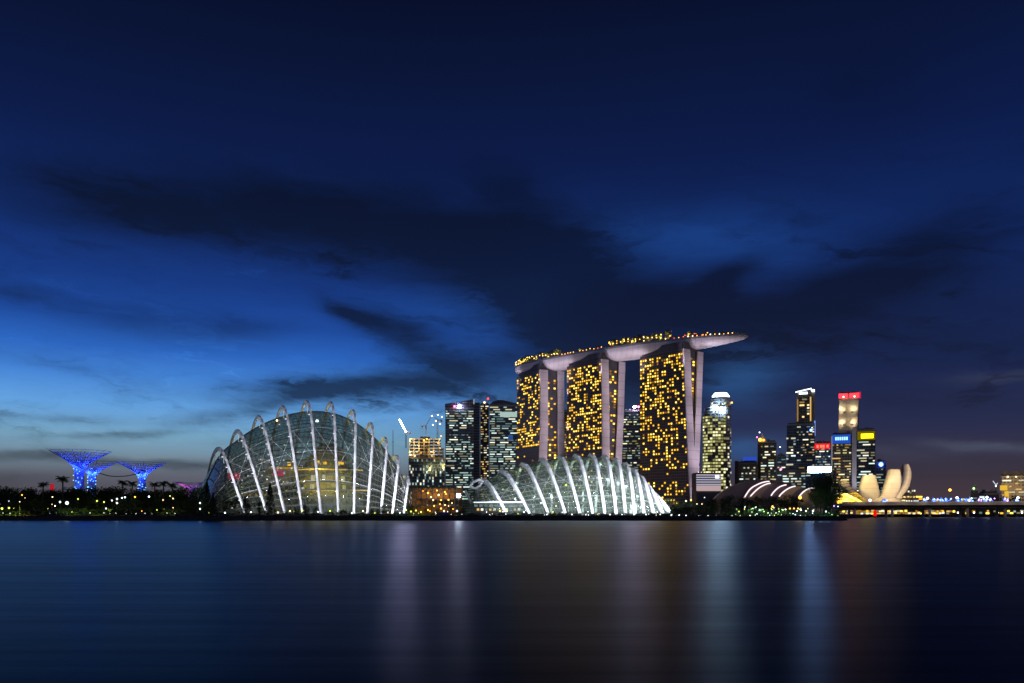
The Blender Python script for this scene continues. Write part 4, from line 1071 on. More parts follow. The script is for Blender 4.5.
    tower('office_tower', 'green white lit tower with a bright roof light between two hotel towers', 622, 642, 411, 1280, 34, FAC['navy'], ['lime','pale','cool'], 15, lambda u, v: .52, 4.2, 3.0, (1,3), extra=ex)
    # low white banded building right of the nearest hotel tower
    t = thing('banded_building', 'low white building with horizontal light bands beside the nearest hotel tower', 'building', (PX(708.5,900), 900, GZ))
    W = 24/F*900; Hh = PZ(472.7,900)-GZ
    bx(t, 'wall', M['dark_wall'], -W/2, W/2, 0, 24, 0, Hh)
    for k in range(7):
        z = PZ(475+k*2.35,900)-GZ; bx(t, 'light_band', emis('band_light', (.75,.72,.92), .55) if k == 0 else bpy.data.materials['band_light'], -W/2-.3, W/2+.3, -.6, -.02, z-.65, z+.65)
    z0, z1 = PZ(491,900)-GZ, PZ(485.5,900)-GZ
    bx(t, 'lit_canopy', emis('pink_canopy', (1,.72,.74), .48), -W/2, W/2, -1.5, -.03, z0, z1)
    for k in range(8): bulb(t, (-W/2+2+k*3.2, -.6, Hh+.5), 'warm', .32, 'roof_light')
    bx(t, 'screen', emis('white_screen', (.9,.95,1), 1.6), W*.27, W*.44, -.95, -.65, PZ(478.5,900)-GZ, PZ(475,900)-GZ)
    # rounded pale tower with a lit crown
    Y = 1150; t = thing('rounded_tower', 'rounded stepped tower with glowing white crown and pale green lit face', 'office tower', (PX(716.5,Y), Y, GZ))
    S = Y/F
    def cyl(name, px0, px1, p0, p1, m, sides=28, sq=.8):
        c = ((px0+px1)/2-716.5)*S; r = (px1-px0)/2*S; z0 = 0 if p0 is None else PZ(p0,Y)-GZ; z1 = PZ(p1,Y)-GZ
        rows = [[(c+r*math.cos(a), r*sq*math.sin(a), z) for a in [6.2832*k/sides for k in range(sides)]] for z in (z0, z1)]
        return MB().loft(rows, True, True).build(name, m, t)
    cyl('wall', 702.7, 730.6, None, 414, FAC['stone']); cyl('shoulder', 704.4, 730.4, 413.99, 408, FAC['stone']); cyl('neck', 710.5, 731, 407.98, 399.6, FAC['stone'])
    cyl('crown', 711.4, 730, 399.5, 397.6, M['pale_wall'])
    for k, (a, b) in enumerate(((397.2,395.9),(395.6,394.4),(394.1,393.2))):
        cyl('crown_light', 712.2+k*1.0, 729.2-k*1.0, a, b, emis('crown_light_%d' % k, (.75,.92,1), 5), 24)
    rnd = random.Random(40); cells = []
    def ring(px0, px1, ptop, pbot, dl, dr, keyl, keyr):
        c = ((px0+px1)/2-716.5)*S; r = (px1-px0)/2*S; z = PZ(pbot,Y)-GZ
        while z < PZ(ptop,Y)-GZ-2:
            for k in range(15):
                a = math.pi+.12+(math.pi-.24)*(k+.5)/15; left = k < 10
                if rnd.random() < (dl if left else dr):
                    cells.append((c+(r+.1)*math.cos(a), (r*.8+.1)*math.sin(a), z, 3.0, 2.6, a+math.pi/2, pick(rnd, keyl if left else keyr)))
            z += 4.2
    ring(702.7,730.6,414,494,.70,.20,'lime','pale'); ring(710.5,731,400,407,.5,.3,'pale','cool')
    place_windows(t, cells, 98)
    for x, y, r in ((711,408.5,1.7),(720,411,2.2),(715,410,.9)): bulb(t, ((x-716.5)*S, -16.5, PZ(y,Y)-GZ), 'star_cool', r*.85, 'roof_light')
    bulb(t, ((730-716.5)*S, -10, PZ(403.5,Y)-GZ), 'amber', 1.1, 'roof_light')
    # mid-rise with blue roof sign
    def ex(t, W, H, X, Z):
        bx(t, 'roof_sign', emis('blue_roof_sign', (.04,.12,.85), .6), X(742.7), X(756.6), 2, 3, Z(460.5), Z(456.8))
        bx(t, 'sign_stand', M['dark_steel'], X(744), X(755), 3.01, 3.6, H+2.3, Z(457.5))
        bx(t, 'stair_tower', M['brown_wall'], X(734.7), X(738), -.6, 10, 0, H+3)
    tower('office_block', 'dark low block with a blue sign on its roof left of the orange spire', 734.7, 758, 463, 1100, 30, FAC['bronze'], ['pale','cool'], 21, lambda u, v: .34 if u > .15 else 0, 4.2, 3.0, (1,2), extra=ex)
    def ex(t, W, H, X, Z):
        rows = [[(X(758)+a, a, z), (X(767)-a*1.2, a, z), (X(767)-a*1.2, 12-a, z), (X(758)+a, 12-a, z)] for a, z in ((.3,H+.02),(2,Z(438.5)),(4.2,Z(436)),(5.2,Z(432.5)))]
        MB().loft(rows, True, True).build('spire', mat('spire_cladding', (.65,.45,.22), .5), t)
        bulb(t, (X(760), -1.5, Z(439.5)), 'amber', 2.1, 'spire_light'); bulb(t, (X(763.5), -1.2, Z(440)), 'amber', 1.3, 'spire_light'); bulb(t, (X(759.5), 3, Z(432)), 'white', .8, 'spire_light'); bulb(t, (X(757), -.8, Z(437)), 'magenta', .9, 'spire_light')
        bx(t, 'corner_pier', M['brown_wall'], X(758)-.6, X(760.3), -.5, 3, 0, H)
    tower('office_tower', 'stepped tower with an orange glowing spire', 758.3, 776.5, 442, 1120, 30, FAC['bronze'], ['pale','cool','lime'], 22, lambda u, v: .46 if u > .15 else .0, 4.2, 3.0, (1,3), extra=ex)
    def ex(t, W, H, X, Z):
        bulb(t, (X(780), 0, Z(447)), 'cool', .8, 'roof_light'); MB().tube([(X(780),1,H),(X(780),1,Z(447.2))], .3, 5).build('roof_mast', M['dark_steel'], t); bulb(t, (X(781), -1, Z(469)), 'magenta', 1.2, 'wall_light')
    tower('office_block', 'small slim block with a pink light between two tall towers', 776.8, 786, 456, 1180, 26, FAC['teal'], ['cool','pale'], 23, lambda u, v: .4, 4.2, 3.0, (1,2), extra=ex)
    # tall tower with the white lit crown
    def ex(t, W, H, X, Z):
        bx(t, 'upper_shaft', FAC['bronze'], X(796.6), X(811.5), 4, 30, H+.02, Z(391)); bx(t, 'upper_wing', M['beige_wall'], X(811.52), X(814.8), 6, 30, H+.02, Z(392.5))
        bx(t, 'corner_pier', M['beige_wall'], X(796.4), X(798.6), 3.2, 6, H+.02, Z(391)); bx(t, 'corner_pier', M['beige_wall'], X(809.4), X(811.7), 3.2, 6, H+.02, Z(391))
        cw = emis('white_crown', (.8,.92,1), 3)
        mb = MB(); mb.quad((X(795.4),2.4,Z(392.2)),(X(811.5),2.4,Z(389.2)),(X(811.5),2.4,Z(388.2)),(X(795.4),2.4,Z(391.2))); mb.box(X(799),X(807.5),2.6,3.4,Z(394),Z(391.9)); mb.box(X(811),X(814.6),4.5,5.5,Z(392),Z(389.5)); mb.build('crown_light', cw, t)
        o = MB(); o.quad((X(795.4),2.9,Z(392.2)),(X(811.5),2.9,Z(389.2)),(X(811.5),2.9,Z(388.2)),(X(795.4),2.9,Z(391.2))); o.build('crown_frame', M['dark_steel'], t)
        bx(t, 'blue_fin', emis('blue_fin_light', (.25,.4,1), .9), X(814.2), X(815.4), 3, 4, Z(436), Z(421))
        bulb(t, (X(811), 1, Z(430.5)), 'blue', 2.2, 'logo_light'); bulb(t, (X(812), .5, Z(428)), 'cool', .8, 'logo_light')
        bx(t, 'lit_corner', WIN['amber'][2], X(797), X(798.3), 2.9, 3.18, Z(421), Z(399)); bx(t, 'lit_corner', WIN['amber'][0], X(810), X(811.2), 2.9, 3.18, Z(421), Z(397))
        bx(t, 'annex', FAC['navy'], X(786.7), X(796.2), -3, -.02, 0, Z(432))
    def c2(rnd, W, H):
        Y = 1200; x = lambda p: PX(p,Y)-PX(800.75,Y); z = lambda p: PZ(p,Y)-GZ
        return cells_on(rnd, x(799.5), x(809), z(421), z(397), 4.2, 3.2, lambda u, v: .45, ['amber','pale'], (1,2), 'front', 3.9)+cells_on(rnd, x(786.9), x(796), z(498), z(434), 4.2, 3.2, lambda u, v: .45, ['cool','pale'], (1,3), 'front', -3)
    tower('office_tower', 'tall slim tower with a white lit slanted crown', 786.7, 814.8, 424, 1200, 36, FAC['navy'], ['pale','pale','amber','cool'], 24, lambda u, v: .48 if u > .34 else 0, 4.2, 3.2, (1,3), extra=ex, cells2=c2)
    def ex(t, W, H, X, Z):
        sg = bx(t, 'red_sign', emis('red_sign_box', (1,.015,.02), .95), X(814.5), X(830.2), -.8, -.02, Z(449), Z(443.6))
        for a in (816.5,820,822.5,826.5): bx(sg, 'sign_letter', emis('red_sign_letter', (1,.25,.16), 1.3) if a == 816.5 else bpy.data.materials['red_sign_letter'], X(a), X(a+2.1), -1.2, -.82, Z(447.6), Z(445))
        sg = bx(t, 'white_screen', emis('white_billboard', (.28,.50,1), 150), X(808.2), X(830.8), -3.2, -2.4, Z(472.4), Z(467)); bx(sg, 'screen_frame', M['dark_steel'], X(808), X(831), -2.38, -.02, Z(473.6), Z(465.9))
        bx(t, 'lit_podium', facade('blue_podium', (.03,.05,.10), (.08,.11,.2), 4.2, 3), X(806), X(831), -4.5, -3.21, 0, Z(476))
    tower('office_block', 'block with a red sign on top and a white billboard below', 814.9, 830.8, 443, 1170, 28, FAC['navy'], ['pale','cool'], 25, lambda u, v: .5 if v > .5 else .12, 4.2, 3.0, (1,3), extra=ex)
    # tower with red lit crown
    def ex(t, W, H, X, Z):
        am = [M['pale_wall'], M['pale_wall']]
        for k, x in enumerate((838.6, 846.2, 853.6)):
            bx(t, 'corner_pier', M['pale_wall'], X(x), X(x+4.6), -2.2, -.02, 0, Z(394.5))
        for a, b, i in ((398.5,411.5,0),(413,424,0),(425.5,433,1)):
            for x0, x1 in ((839.3,845.9),(850.0,857.6)): bx(t, 'lit_recess', am[i] if x0 > 845 or a < 424 else am[1], X(x0), X(x1), -2.6, -2.25, Z(b), Z(a))
        rd = emis('red_crown', (1,.02,.03), 5)
        for x0, x1 in ((839,847.5),(849.5,859)): bx(t, 'red_crown_light', rd, X(x0), X(x1), -2.9, -2.3, Z(398.2), Z(393.6))
        bx(t, 'red_fin', emis('red_fin', (1,.03,.1), .6), X(859.2), X(860.8), -1, 0, Z(399), Z(392.5))
        for x in (843.5,854.5): bulb(t, (X(x), -3.4, Z(397)), 'warm', 1.3, 'crown_lamp')
        for x in (841.5,853.5):
            for y in (408,421.5): bulb(t, (X(x), -3.4, Z(y+1.5)), 'warm', .8, 'recess_lamp'); lamp_light('recess_light', 'POINT', tuple(t.matrix_basis @ Vector((X(x), -7, Z(y+1)))), 3200, (1,.72,.36), t, None, size=.6)
    tower('office_tower', 'tall tower with a red crown and warm lit recesses', 838.4, 859, 393.5, 1260, 32, M['concrete'], ['amber'], 26, lambda u, v: 0, extra=ex)
    def ex(t, W, H, X, Z):
        sg = bx(t, 'sign_box', emis('blue_sign_box', (.03,.14,.9), .55), X(832.2), X(850.5), -.7, -.02, Z(443.5), Z(434.8))
        for k, a in enumerate((835.2,837.4,839.6,841.8,844.0,846.2)): bx(sg, 'sign_letter', emis('pale_blue_letter', (.35,.75,1), 1.8) if k == 0 else bpy.data.materials['pale_blue_letter'], X(a), X(a+1.5), -1.1, -.72, Z(440.2), Z(437))
        bx(t, 'light_pillar', M['pale_wall'], X(851.9), X(856.4), -3, 6, 0, Z(428)); 
        bx(t, 'edge_strip', WIN['white'][2], X(831.5), X(832.3), -.6, -.1, 0, Z(436))
        q = Vector((PX(858,1080), 1040, 20)); lamp_light('pillar_floodlight', 'SPOT', q, 60000, (.85,.8,1), None, (PX(854,1080), 1080, 60), 60, 1)
    tower('office_tower', 'tower topped by a glowing blue sign with a pale pillar beside it', 831.5, 851.7, 434.5, 1090, 30, FAC['bronze'], ['pale','lime','amber'], 27, lambda u, v: .52 if v < .86 else .0, 4.0, 3.0, (1,4), extra=ex)
    def ex(t, W, H, X, Z):
        sg = bx(t, 'sign_box', M['dark_wall'], X(856.3), X(875.2), -.6, -.02, Z(441), Z(430.5)); bx(sg, 'yellow_sign', emis('yellow_sign', (1,.80,.01), 3.5), X(861), X(873.3), -1.0, -.62, Z(438.3), Z(433.8)); bx(sg, 'sign_glow_panel', emis('olive_panel', (.55,.42,.0), .28), X(857.3), X(875), -.85, -.61, Z(440), Z(431.5))
    tower('office_tower', 'dark tower with a large yellow lit sign near its roof', 856, 875.4, 430, 1140, 32, FAC['navy'], ['cool','pale','pale'], 28, lambda u, v: .38 if v < .82 else 0, 4.2, 3.0, (2,5), extra=ex)
    def ex(t, W, H, X, Z):
        bulb(t, (X(881), -1.5, Z(464.5)), 'blue', 2.8, 'logo_light'); bulb(t, (X(881), -3.6, Z(464.5)), 'cool', 1.0, 'logo_light')
    tower('office_block', 'short dark block with a round blue light', 875.6, 886.2, 462, 1150, 26, FAC['navy'], ['pale','cool'], 29, lambda u, v: .45 if v < .7 else .05, 4.2, 3.0, (1,3), extra=ex)
    # filler mid-rises behind the theatre
    tower('office_block', 'dim dark block behind the theatre roof', 782, 806, 470, 1080, 24, FAC['teal'], ['cool','cool','pale'], 30, lambda u, v: .42, 4.0, 3.0, (1,3), z_low=8)
city()

# ------------------------------------------------------------------ theatre roof
def theatre():
    Y = 800; t = thing('theatre', 'low theatre with overlapping mauve vaulted roofs edged by white light arcs', 'theatre', (0,0,0))
    arcs = [([(714,500),(722,492),(732,486.2),(744,482),(757,479.6),(768,479.2),(780,481),(793,484.6),(806,489),(818,495)], 834, None),
            ([(744,498),(750,489.3),(757,484.8),(763,482.5),(769,481.6),(778.5,482.7),(790,486),(800,492)], 818, (0,.56)),
            ([(748,499.5),(752,494.5),(758,488.8),(764,485.2),(770,483.5),(778.5,484),(790,488),(801,495)], 808, (.1,.56)),
            ([(769,499.5),(772.5,493.5),(777,488.8),(781,486.4),(786,485),(792,485.2),(802,488.5),(811,496)], 800, (.1,.58)),
            ([(777,500),(780.6,494.6),(786,490),(791,487.4),(796,486.2),(800,486.4),(809,490),(816,497)], 790, (.1,.55)),
            ([(797,500),(800.5,494.8),(804.5,491),(808.5,489),(812,488.4),(815,488.6),(819,491),(823,497)], 782, (.1,.66))]
    led = emis('arc_light', (1,.82,.84), 1.45)
    for pts, y, lit in arcs:
        c = [P(a, b, y) for a, b in catmull(pts, 34)]
        rf = MB().loft([[p+Vector((0,0,-.5)) for p in c], c, [p+Vector((2,14,.2)) for p in c], [p+Vector((6,44,-1.5)) for p in c], [Vector((p.x+7, p.y+60, GZ)) for p in c]]).build('roof', M['roof_mauve'], t, False)
        MB().poly([p+Vector((0,.9,0)) for p in c]+[Vector((c[-1].x, y+.9, GZ)), Vector((c[0].x, y+.9, GZ))]).build('front_wall', M['roof_mauve'], t)
        if lit:
            n = len(c); seg = c[int(lit[0]*n):int(lit[1]*n)+1]
            MB().tube([p+Vector((0,-.5,.15)) for p in seg], .62, 6).build('light_arc', led, rf)
    lamp_light('roof_wash', 'SPOT', P(775,470,700)+Vector((0,0,20)), 26000, (1,.75,.8), t, P(770,488,800), 60, 2)
theatre()

# ------------------------------------------------------------------ lotus shaped museum and glass pavilion
def museum():
    Yb = 770; t = thing('museum', 'cream museum shaped like an opening flower with upright petals', 'museum', (0,0,0))
    def petal(rows, th, m, cut=True, name='petal'):
        """rows: (py, left px, right px, distance) from base to tip; a lens section of the given thickness"""
        rr = catmull([tuple(map(float, r)) for r in rows], 18); L_ = []
        for (py, l, r, y) in rr:
            a, b = P(l, py, y), P(r, py, y); mid = (a+b)/2; hw = (b-a)/2; s = []
            for k in range(18):
                an = 6.2832*k/18; q = mid+hw*math.copysign(abs(math.cos(an))**.55, math.cos(an))+Vector((0, math.copysign(abs(math.sin(an))**.6, math.sin(an))*th*.5*(.55+.45*min(1, hw.length/5)), 0)); s.append(q)
            L_.append(s)
        return MB().loft(L_, True, True).build(name, m, t, True)
    petal([(500,862,878,772),(494,859.5,879.2,768),(488,859.6,878.2,763),(482,861.0,876.6,758),(475.2,863.2,874.8,753)], 9, M['petal'])
    petal([(501,876,892,774),(496,880.5,895.5,769),(489,883.2,899,764),(482,885.5,900.3,759),(475,887.6,899.9,755),(469.2,889.4,898.6,752)], 10, M['petal'])
    petal([(501,890,898,776),(496,893.5,901,775),(490,897.5,905.7,774),(483,901.8,908.8,773),(475,904.5,910,772),(469,905.3,909.2,771),(464.2,904.9,907.2,770)], 13, M['petal'])
    petal([(496,898,903,786),(488,900,905,785),(478,900.5,905.5,784),(470,901.5,905.2,784),(465,903,905,783)], 8, M['brown_wall'], name='petal_inner')
    st = bpy.data.materials.new('striped_petal'); st.use_nodes = True; q = st.node_tree; tc = q.nodes.new('ShaderNodeTexCoord'); sp = q.nodes.new('ShaderNodeSeparateXYZ'); q.links.new(tc.outputs['Object'], sp.inputs[0])
    ln = ((E(sp.outputs[2], q)+E(sp.outputs[0], q)*-.25)/3.4)._m('FRACT')._m('LESS_THAN', .22)
    q.links.new(mix(q, ln, (.46,.41,.33), (.10,.09,.08)), q.nodes['Principled BSDF'].inputs['Base Color']); q.nodes['Principled BSDF'].inputs['Roughness'].default_value = .6
    petal([(500,852,866,776),(495,848,858,776),(489,842.5,852.5,775),(484,839,848.6,775),(480.6,838,846.2,774)], 7, st)
    petal([(503,858,902,778),(500,862,898,779),(497,866,893,780)], 26, M['petal'], name='bowl')
    for (x, y, yy, aim, e, c, an) in ((866,504,690,(869,484,760),9000,(1,.86,.60),60),(886,504,688,(891,480,760),42000,(1,.72,.48),60),(916,503,705,(906,480,772),36000,(1,.74,.48),50),(842,503,690,(845,487,772),26000,(1,.86,.55),50)):
        s = P(x, y, yy); lamp_light('petal_floodlight', 'SPOT', s, e*4, c, t, P(aim[0], aim[1], aim[2]), an, .8)
    # tilted glass entrance pavilion in front
    g = thing('glass_pavilion', 'low tilted glass pavilion glowing gold beside the flower shaped museum', 'pavilion', (0,0,0))
    def slab(pts, y0, y1, m, name):
        a = [P(x, y, y0) for x, y in pts]; b = [Vector((p.x, y1, p.z)) for p in a]
        mb = MB(); mb.poly(a); mb.poly(b[::-1]); n = len(a)
        for i in range(n): mb.quad(a[i], b[i], b[(i+1) % n], a[(i+1) % n])
        return mb.build(name, m, g)
    gm = facade('gold_glazing', (.30,.22,.05), (.10,.07,.02), 2.4, 2.6, .3)
    slab([(834,500.5),(842,494.5),(854,499),(864,504.5),(862,506),(842,506)], 735, 755, gm, 'glass_wall')
    slab([(841,494.3),(846,493.2),(865.5,503.2),(864.5,504.6),(853,498.8)], 731, 757, mat('gold_roof', (.62,.48,.16), .4), 'roof')
    slab([(847,493.5),(856,492),(866.5,500),(866,503)], 745, 762, gm, 'upper_glass')
    for x, y, w_ in ((838,503,.9),(843,499,.9),(845,503.5,.7),(849,500,.9),(852,504,.8),(856,503.5,.8),(859,505,.6),(851,496,1.0),(856,498,.8)):
        o = link('lamp', lamp_meshes('amber', w_*.55), g); o.location = P(x, y, 733.5 if y > 498 else 742)
    lamp_light('pavilion_light', 'POINT', P(848,496,722), 40000, (1,.72,.12), g, None, size=1)
    lamp_light('pavilion_light', 'POINT', P(858,500,722), 30000, (1,.75,.15), g, None, size=1)
    lamp(870, 500.3, 720, 'white', 1.1, GZ, 'globe_lamp', 'large white globe lamp before the museum petals', None)
    # low lit restaurant right of the museum
    r = thing('restaurant', 'low dark terraced building with yellow lit windows right of the museum', 'restaurant', (PX(912,800), 800, GZ))
    X = lambda p: PX(p,800)-PX(912,800); Z = lambda p: PZ(p,800)-GZ
    bx(r, 'wall', M['brown_wall'], X(899), X(923), 0, 18, 0, Z(494.5)); bx(r, 'upper_floor', M['dark_wall'], X(905), X(917), 3, 16, Z(494.5)+.02, Z(488.8)); bx(r, 'roof', M['dark_steel'], X(906), X(912), 5, 15, Z(488.8)+.02, Z(487.6))
    cells = [(X(a), -.1, Z(b), w_, 1.3, 0, WIN[k][i]) for a, b, w_, k, i in ((901,497.5,2,'amber',1),(904.5,497,2,'amber',1),(908,496.8,2,'amber',1),(911,497,2,'amber',0),(914,497,1.5,'amber',1),(919,496.8,6,'gold',1),(921,499,4,'gold',0),(902,500.5,6,'amber',1),(909,501,6,'pale',1),(916,500.8,5,'white',0))]
    cells += [(X(a), 2.9, Z(b), 1.3, 1.5, 0, WIN['pale'][i]) for a, b, i in ((907,491,0),(910,491.4,1),(914,490.7,0),(916,490.7,1),(912,492.6,2))]
    place_windows(r, cells)
museum()

# ------------------------------------------------------------------ orange lit hall between the domes
def hall():
    Y = 530; t = thing('lit_hall', 'open steel framed hall glowing orange between the two domes', 'hall', (PX(434,Y), Y, GZ))
    X = lambda p: PX(p,Y)-PX(434,Y); Z = lambda p: PZ(p,Y)-GZ
    bx(t, 'back_wall', M['brown_wall'], X(409), X(461), 14, 15, 0, Z(488)); bx(t, 'roof', M['dark_steel'], X(407), X(456), -2, 16, Z(488), Z(486.4))
    tr = MB()
    for k in range(9): tr.tube([(X(410+k*5.6),0,0),(X(410+k*5.6),0,Z(488))], .35, 6)
    tr.build('columns', M['concrete'], t)
    tr = MB()
    for z in (Z(492),Z(499),Z(505)): tr.tube([(X(409),.6,z),(X(458),.6,z)], .3, 5)
    for k in range(18): a = X(409+k*2.7); b = X(411.7+k*2.7); tr.tube([(a,.6,Z(488 if k % 2 else 492)),(b,.6,Z(492 if k % 2 else 488))], .2, 4)
    tr.build('truss', M['grey_steel'], t)
    mb = MB(); mb.quad((X(440),-3,Z(499)),(X(462),-3,Z(512)),(X(462),2,Z(512)),(X(440),2,Z(499))); mb.build('ramp', M['brown_wall'], t)
    for z in (Z(499.5), Z(505.5)): bx(t, 'floor_slab', M['concrete'], X(409), X(459), 1, 13.9, z-.4, z)
    rnd = random.Random(6)
    spots = [(428,493,1.0),(431,497,.8),(437,490.5,.8),(438.5,495,1.1),(441,500,.9),(445,492,.9),(448.5,499.8,.9),(433,500,.9),(434,506,.8),(441,508.5,.9),(446,494,.8),(449,506,.9),(423,491,.5),(415.5,495,.6),(440,504,.7),(445,505,.7),(452,503,.6),(453,509,.7),(427,505,.5),(430,511,.6)]
    for x, y, r in spots:
        bulb(t, (X(x), -.6+rnd.random(), Z(y)), rnd.choice(('amber','warm','amber')), r*.55, 'hall_lamp')
    for x, z, e in ((415,8,1800),(425,14,2600),(436,12,3600),(447,12,3400),(440,5,2200),(420,4,1500)): lamp_light('hall_light', 'POINT', (PX(x,Y), Y+6, GZ+z), e, (1,.45,.1), t, None, size=.5)
    f = thing('floodlight_mast', 'very bright white floodlight at the nose of the low dome', 'floodlight', (PX(458.5,480), 480, GZ))
    MB().tube([(0,0,0),(0,0,PZ(496.5,480)-GZ)], .2, 6).build('pole', M['dark_steel'], f)
    o = link('lamp', MB().ball((0,0,0), 1.15, 10, 8).mesh('lamp', emis('mast_flood', (.75,.9,1), 75), True), f); o.location = (0,0,PZ(495.6,480)-GZ)
    MB().box(-1.3,1.3,.9,1.3,PZ(498,480)-GZ,PZ(493.4,480)-GZ).build('bracket', M['dark_steel'], f)
    b = thing('blue_kiosk', 'small dark blue lit booth on the bank between the domes', 'kiosk', (PX(443,398), 398, GZ)); 
    MB().box(-2.4,2.4,0,2,0,1.5).build('wall', M['dark_wall'], b); MB().box(-2.2,2.2,-.3,-.02,.3,1.4).build('lit_front', emis('booth_blue', (.02,.03,.45), .22), b); MB().box(-2.6,2.6,-.5,2.2,1.52,1.7).build('roof', M['dark_steel'], b)
hall()

# ------------------------------------------------------------------ bridge, arcade and right side
def bridge():
    Y = 600; t = thing('bridge', 'long low concrete road bridge crossing the channel', 'bridge', (0,0,0))
    x0, x1 = PX(842,Y), 760; zt, zb = PZ(503.4,Y), PZ(507.6,Y)
    mb = MB(); rows = []
    for i in range(25):
        x = x0+(x1-x0)*i/24; s = i/24; dz = .9*math.sin(math.pi*min(1, s*1.6)) - 1.6*s
        rows.append([(x,Y,zt+dz),(x,Y,zt+dz-1.5),(x,Y+3,zb+dz),(x,Y+19,zb+dz),(x,Y+22,zt+dz-1.5),(x,Y+22,zt+dz)])
    mb.loft(rows, True, True); mb.build('deck', M['concrete'], t)
    mb = MB(); mb.loft([[(r[0][0],Y-.3,r[0][2]+.02),(r[0][0],Y-.3,r[0][2]+1.1),(r[0][0],Y+.1,r[0][2]+1.1),(r[0][0],Y+.1,r[0][2]+.02)] for r in rows], True, True); mb.build('parapet', M['grey_steel'], t)
    for px in (858,896,934,972,1010,1050,1095):
        MB().tube([(PX(px,Y),Y+6,-1),(PX(px,Y),Y+6,zb+.2)], 1.0, 10).build('pier', M['concrete'], t); MB().tube([(PX(px,Y),Y+16,-1),(PX(px,Y),Y+16,zb+.2)], 1.0, 10).build('pier', M['concrete'], t)
    for i in range(9): lamp_light('bridge_light', 'POINT', (PX(860+i*21,Y), Y-7, 13), 900, (1,.75,.6), t, None, size=.5)
    # waterfront arcade behind and below the bridge
    Ya = 648; a = thing('waterfront_arcade', 'long flat waterfront arcade with gold lit bays under the bridge', 'arcade', (PX(840,Ya), Ya, 0))
    W = PX(1100,Ya)-PX(840,Ya); X = lambda p: PX(p,Ya)-PX(840,Ya); Z = lambda p: PZ(p,Ya)
    bx(a, 'wall', M['brown_wall'], 0, W, 0, 12, -.5, 7.2); bx(a, 'roof', M['concrete'], -1, W+1, -2, 60, 7.25, 8.6); bx(a, 'quay', M['stone'], -1, W+1, -6, -.02, -1, .7)
    rnd = random.Random(12); cells = []
    px = 841
    while px < 1040:
        den = 1.0 if px < 905 else .85 if px < 950 else .45
        for z, h in ((4.6,1.5),(3.1,1.5),(1.5,1.1)):
            if rnd.random() < den:
                key = rnd.choice(['gold','amber','amber','pale']) if px < 950 else rnd.choice(['amber','gold','pale','cool'])
                cells.append((X(px)+rnd.uniform(-.4,.4), -.1, z+rnd.uniform(-.3,.3), rnd.uniform(1.3,2.6), h*rnd.uniform(.7,1), 0, pick(rnd, key)))
        px += 2.6 if px < 950 else 3.4
    for p0, p1, k, i in ((945,955,'pale',0),(960,977,'cool',0),(978,990,'cool',1),(1000,1008,'cool',2),(930,942,'amber',0)): cells.append(((X(p0)+X(p1))/2, -.15, Z(517.0), X(p1)-X(p0), .7, 0, WIN[k][i]))
    place_windows(a, cells, 96)
    bulb(a, (X(1015), -1, Z(517)), 'green', .8, 'quay_light'); bulb(a, (X(1023), -1, Z(517.3)), 'red', .7, 'quay_light'); bulb(a, (X(885), -1.5, Z(513)), 'warm', .7, 'quay_light'); bulb(a, (X(925), -1.5, Z(515.5)), 'warm', .8, 'quay_light'); bulb(a, (X(929), -1.5, Z(513.5)), 'warm', .7, 'quay_light')
    # red beacon in the water
    r = thing('channel_beacon', 'red lit channel beacon on a pile in front of the bridge', 'beacon', (PX(875,585), 585, -1))
    MB().tube([(0,0,0),(0,0,2.2)], .8, 10).build('pile', M['concrete'], r); MB().lathe([(1.2,2.2),(1.2,5.4),(.7,5.9),(.5,6.4)], 12).build('beacon_body', emis('beacon_red', (1,.01,.008), .85), r); MB().tube([(0,0,6.4),(0,0,7.4)], .12, 5).build('finial', M['dark_steel'], r)
    # blue lit tents on the arcade roof
    tm = mat('tent_cloth', (.7,.72,.78), .8, var=.08)
    for i, (px, w_) in enumerate(((884,5),(924,6),(933,7),(941,5),(946,6),(957,6),(966,6),(969.5,5),(979,6),(984,4),(990,5),(1004,4),(1016,6))):
        Yt = 662+(i % 3)*4; hw = w_/2/F*Yt; o = thing('tent', f"{ORD[i]} blue lit peaked tent from the museum along the arcade roof", 'tent', (PX(px,Yt), Yt, 8.62), 0, 'blue lit tents on the arcade roof')
        hh = (PZ(499,Yt)-8.62)*.95+rnd.uniform(-.2,.8)
        rows = [[(sx*hw*s, sy*hw*s, z) for sx, sy in ((-1,-1),(1,-1),(1,1),(-1,1))] for s, z in ((1,hh*.62),(.4,hh*.95),(.04,hh*1.25))]
        MB().loft(rows, True, True).build('canopy', tm, o)
        for sx in (-1,1):
            for sy in (-1,1): MB().tube([(sx*hw*.95,sy*hw*.95,0),(sx*hw*.95,sy*hw*.95,hh*.62)], .12, 5).build('leg', M['grey_steel'], o)
        for q in range(4): bulb(o, (rnd.uniform(-1.1,1.1)*hw, -hw-.5, hh*rnd.uniform(.62,1.05)), rnd.choice(('blue','blue','blue','violet','cool')), rnd.uniform(.35,.6), 'blue_lamp')
        lamp_light('tent_light', 'POINT', (PX(px,Yt), Yt-hw-2.2, 8.62+hh*1.2), 700, (.08,.18,1), o, None, size=.4)
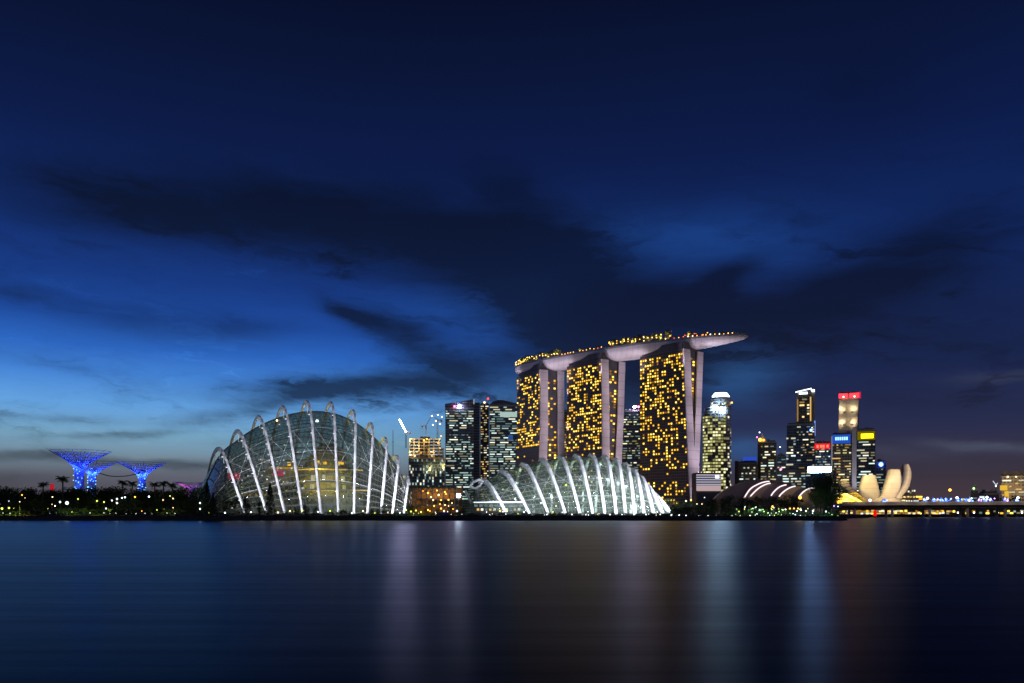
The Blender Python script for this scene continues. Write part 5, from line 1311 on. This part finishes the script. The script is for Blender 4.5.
    # right edge: beige hotel and small blocks
    def ex(t, W, H, X, Z):
        bx(t, 'roof_storey', M['dark_wall'], X(1000.5), X(1060), 2, 26, H+2.3, Z(471)); bx(t, 'lit_tower', emis('gold_tower', (1,.62,.06), .8), X(1004.2), X(1008.5), -2.4, -2, Z(500), Z(491)); bx(t, 'lit_tower', bpy.data.materials['gold_tower'], X(999.5), X(1007), -2.4, -2, Z(490), Z(485)); bx(t, 'stair_tower', M['beige_wall'], X(1003.5), X(1009), -2, -.02, 0, Z(484))
        bx(t, 'roof_strip', WIN['pale'][1], X(1002), X(1011), -.5, -.02, Z(480.8), Z(479.6)); bulb(t, (X(1007.5), -1, Z(476.5)), 'warm', .9, 'roof_light'); bulb(t, (X(1016), -1, Z(476.5)), 'warm', .7, 'roof_light')
        for k, (a, z) in enumerate(((1002,488),(1018,490),(1012,485))): lamp_light('wall_light', 'POINT', P(a, z, 880), 11000, (1,.66,.3), t, None, size=.8)
    tower('beige_hotel', 'wide beige lit hotel at the right edge beyond the bridge', 1001, 1062, 476, 900, 30, FAC['stone'], ['amber','pale'], 51, lambda u, v: .40, 3.6, 3.6, (1,2), extra=ex, cat='hotel', z_low=6)
    def ex(t, W, H, X, Z): bulb(t, (X(973.8), -1, Z(488.4)), 'green', 1.0, 'roof_light')
    tower('office_block', 'small dark block with a pale green roof light beyond the bridge', 970.8, 978, 489.5, 850, 14, M['dark_wall'], ['cool'], 52, lambda u, v: .1, extra=ex)
    def ex(t, W, H, X, Z): bx(t, 'lit_strip', WIN['cool'][1], X(979.5), X(984.5), -.6, -.05, Z(498), Z(496.2))
    tower('office_block', 'low dark block with a bright cool strip beyond the bridge', 978.2, 999, 493.5, 860, 16, M['dark_wall'], ['cool','pale'], 53, lambda u, v: .14, extra=ex)
    c = thing('crane', 'small white lit crane rising left of the beige hotel', 'crane', (PX(996,870), 870, GZ)); z = lambda p: PZ(p,870)-GZ; x = lambda p: PX(p,870)-PX(996,870)
    MB().tube([(0,0,0),(0,0,z(485))], .4, 5).build('mast', M['grey_steel'], c); MB().tube([(0,0,z(485)),(x(993),0,z(481))], .45, 5).build('jib', WIN['white'][0], c); MB().tube([(0,0,z(485)),(x(997.6),0,z(483))], .45, 5).build('counter_jib', WIN['white'][0], c)
    bulb(c, (x(995.5), -.6, z(486)), 'white', .6, 'crane_lamp')
    for i, (px, top, k) in enumerate(((938,499,'gold'),(963,498,'lime'))):
        Yk = 668; o = thing('kiosk', ('yellow lit kiosk on the arcade roof among the tents', 'lime lit kiosk on the arcade roof among the tents')[i], 'kiosk', (PX(px,Yk), Yk, 8.62)); h = PZ(top,Yk)-8.62
        MB().box(-1.6,1.6,0,3,0,h).build('wall', M['dark_wall'], o); MB().box(-1.3,1.3,-.3,-.02,.5,h-.3).build('lit_front', WIN[k][0], o); MB().box(-1.9,1.9,-.6,3.3,h+.02,h+.3).build('roof', M['dark_steel'], o)
bridge()
flush_labels()
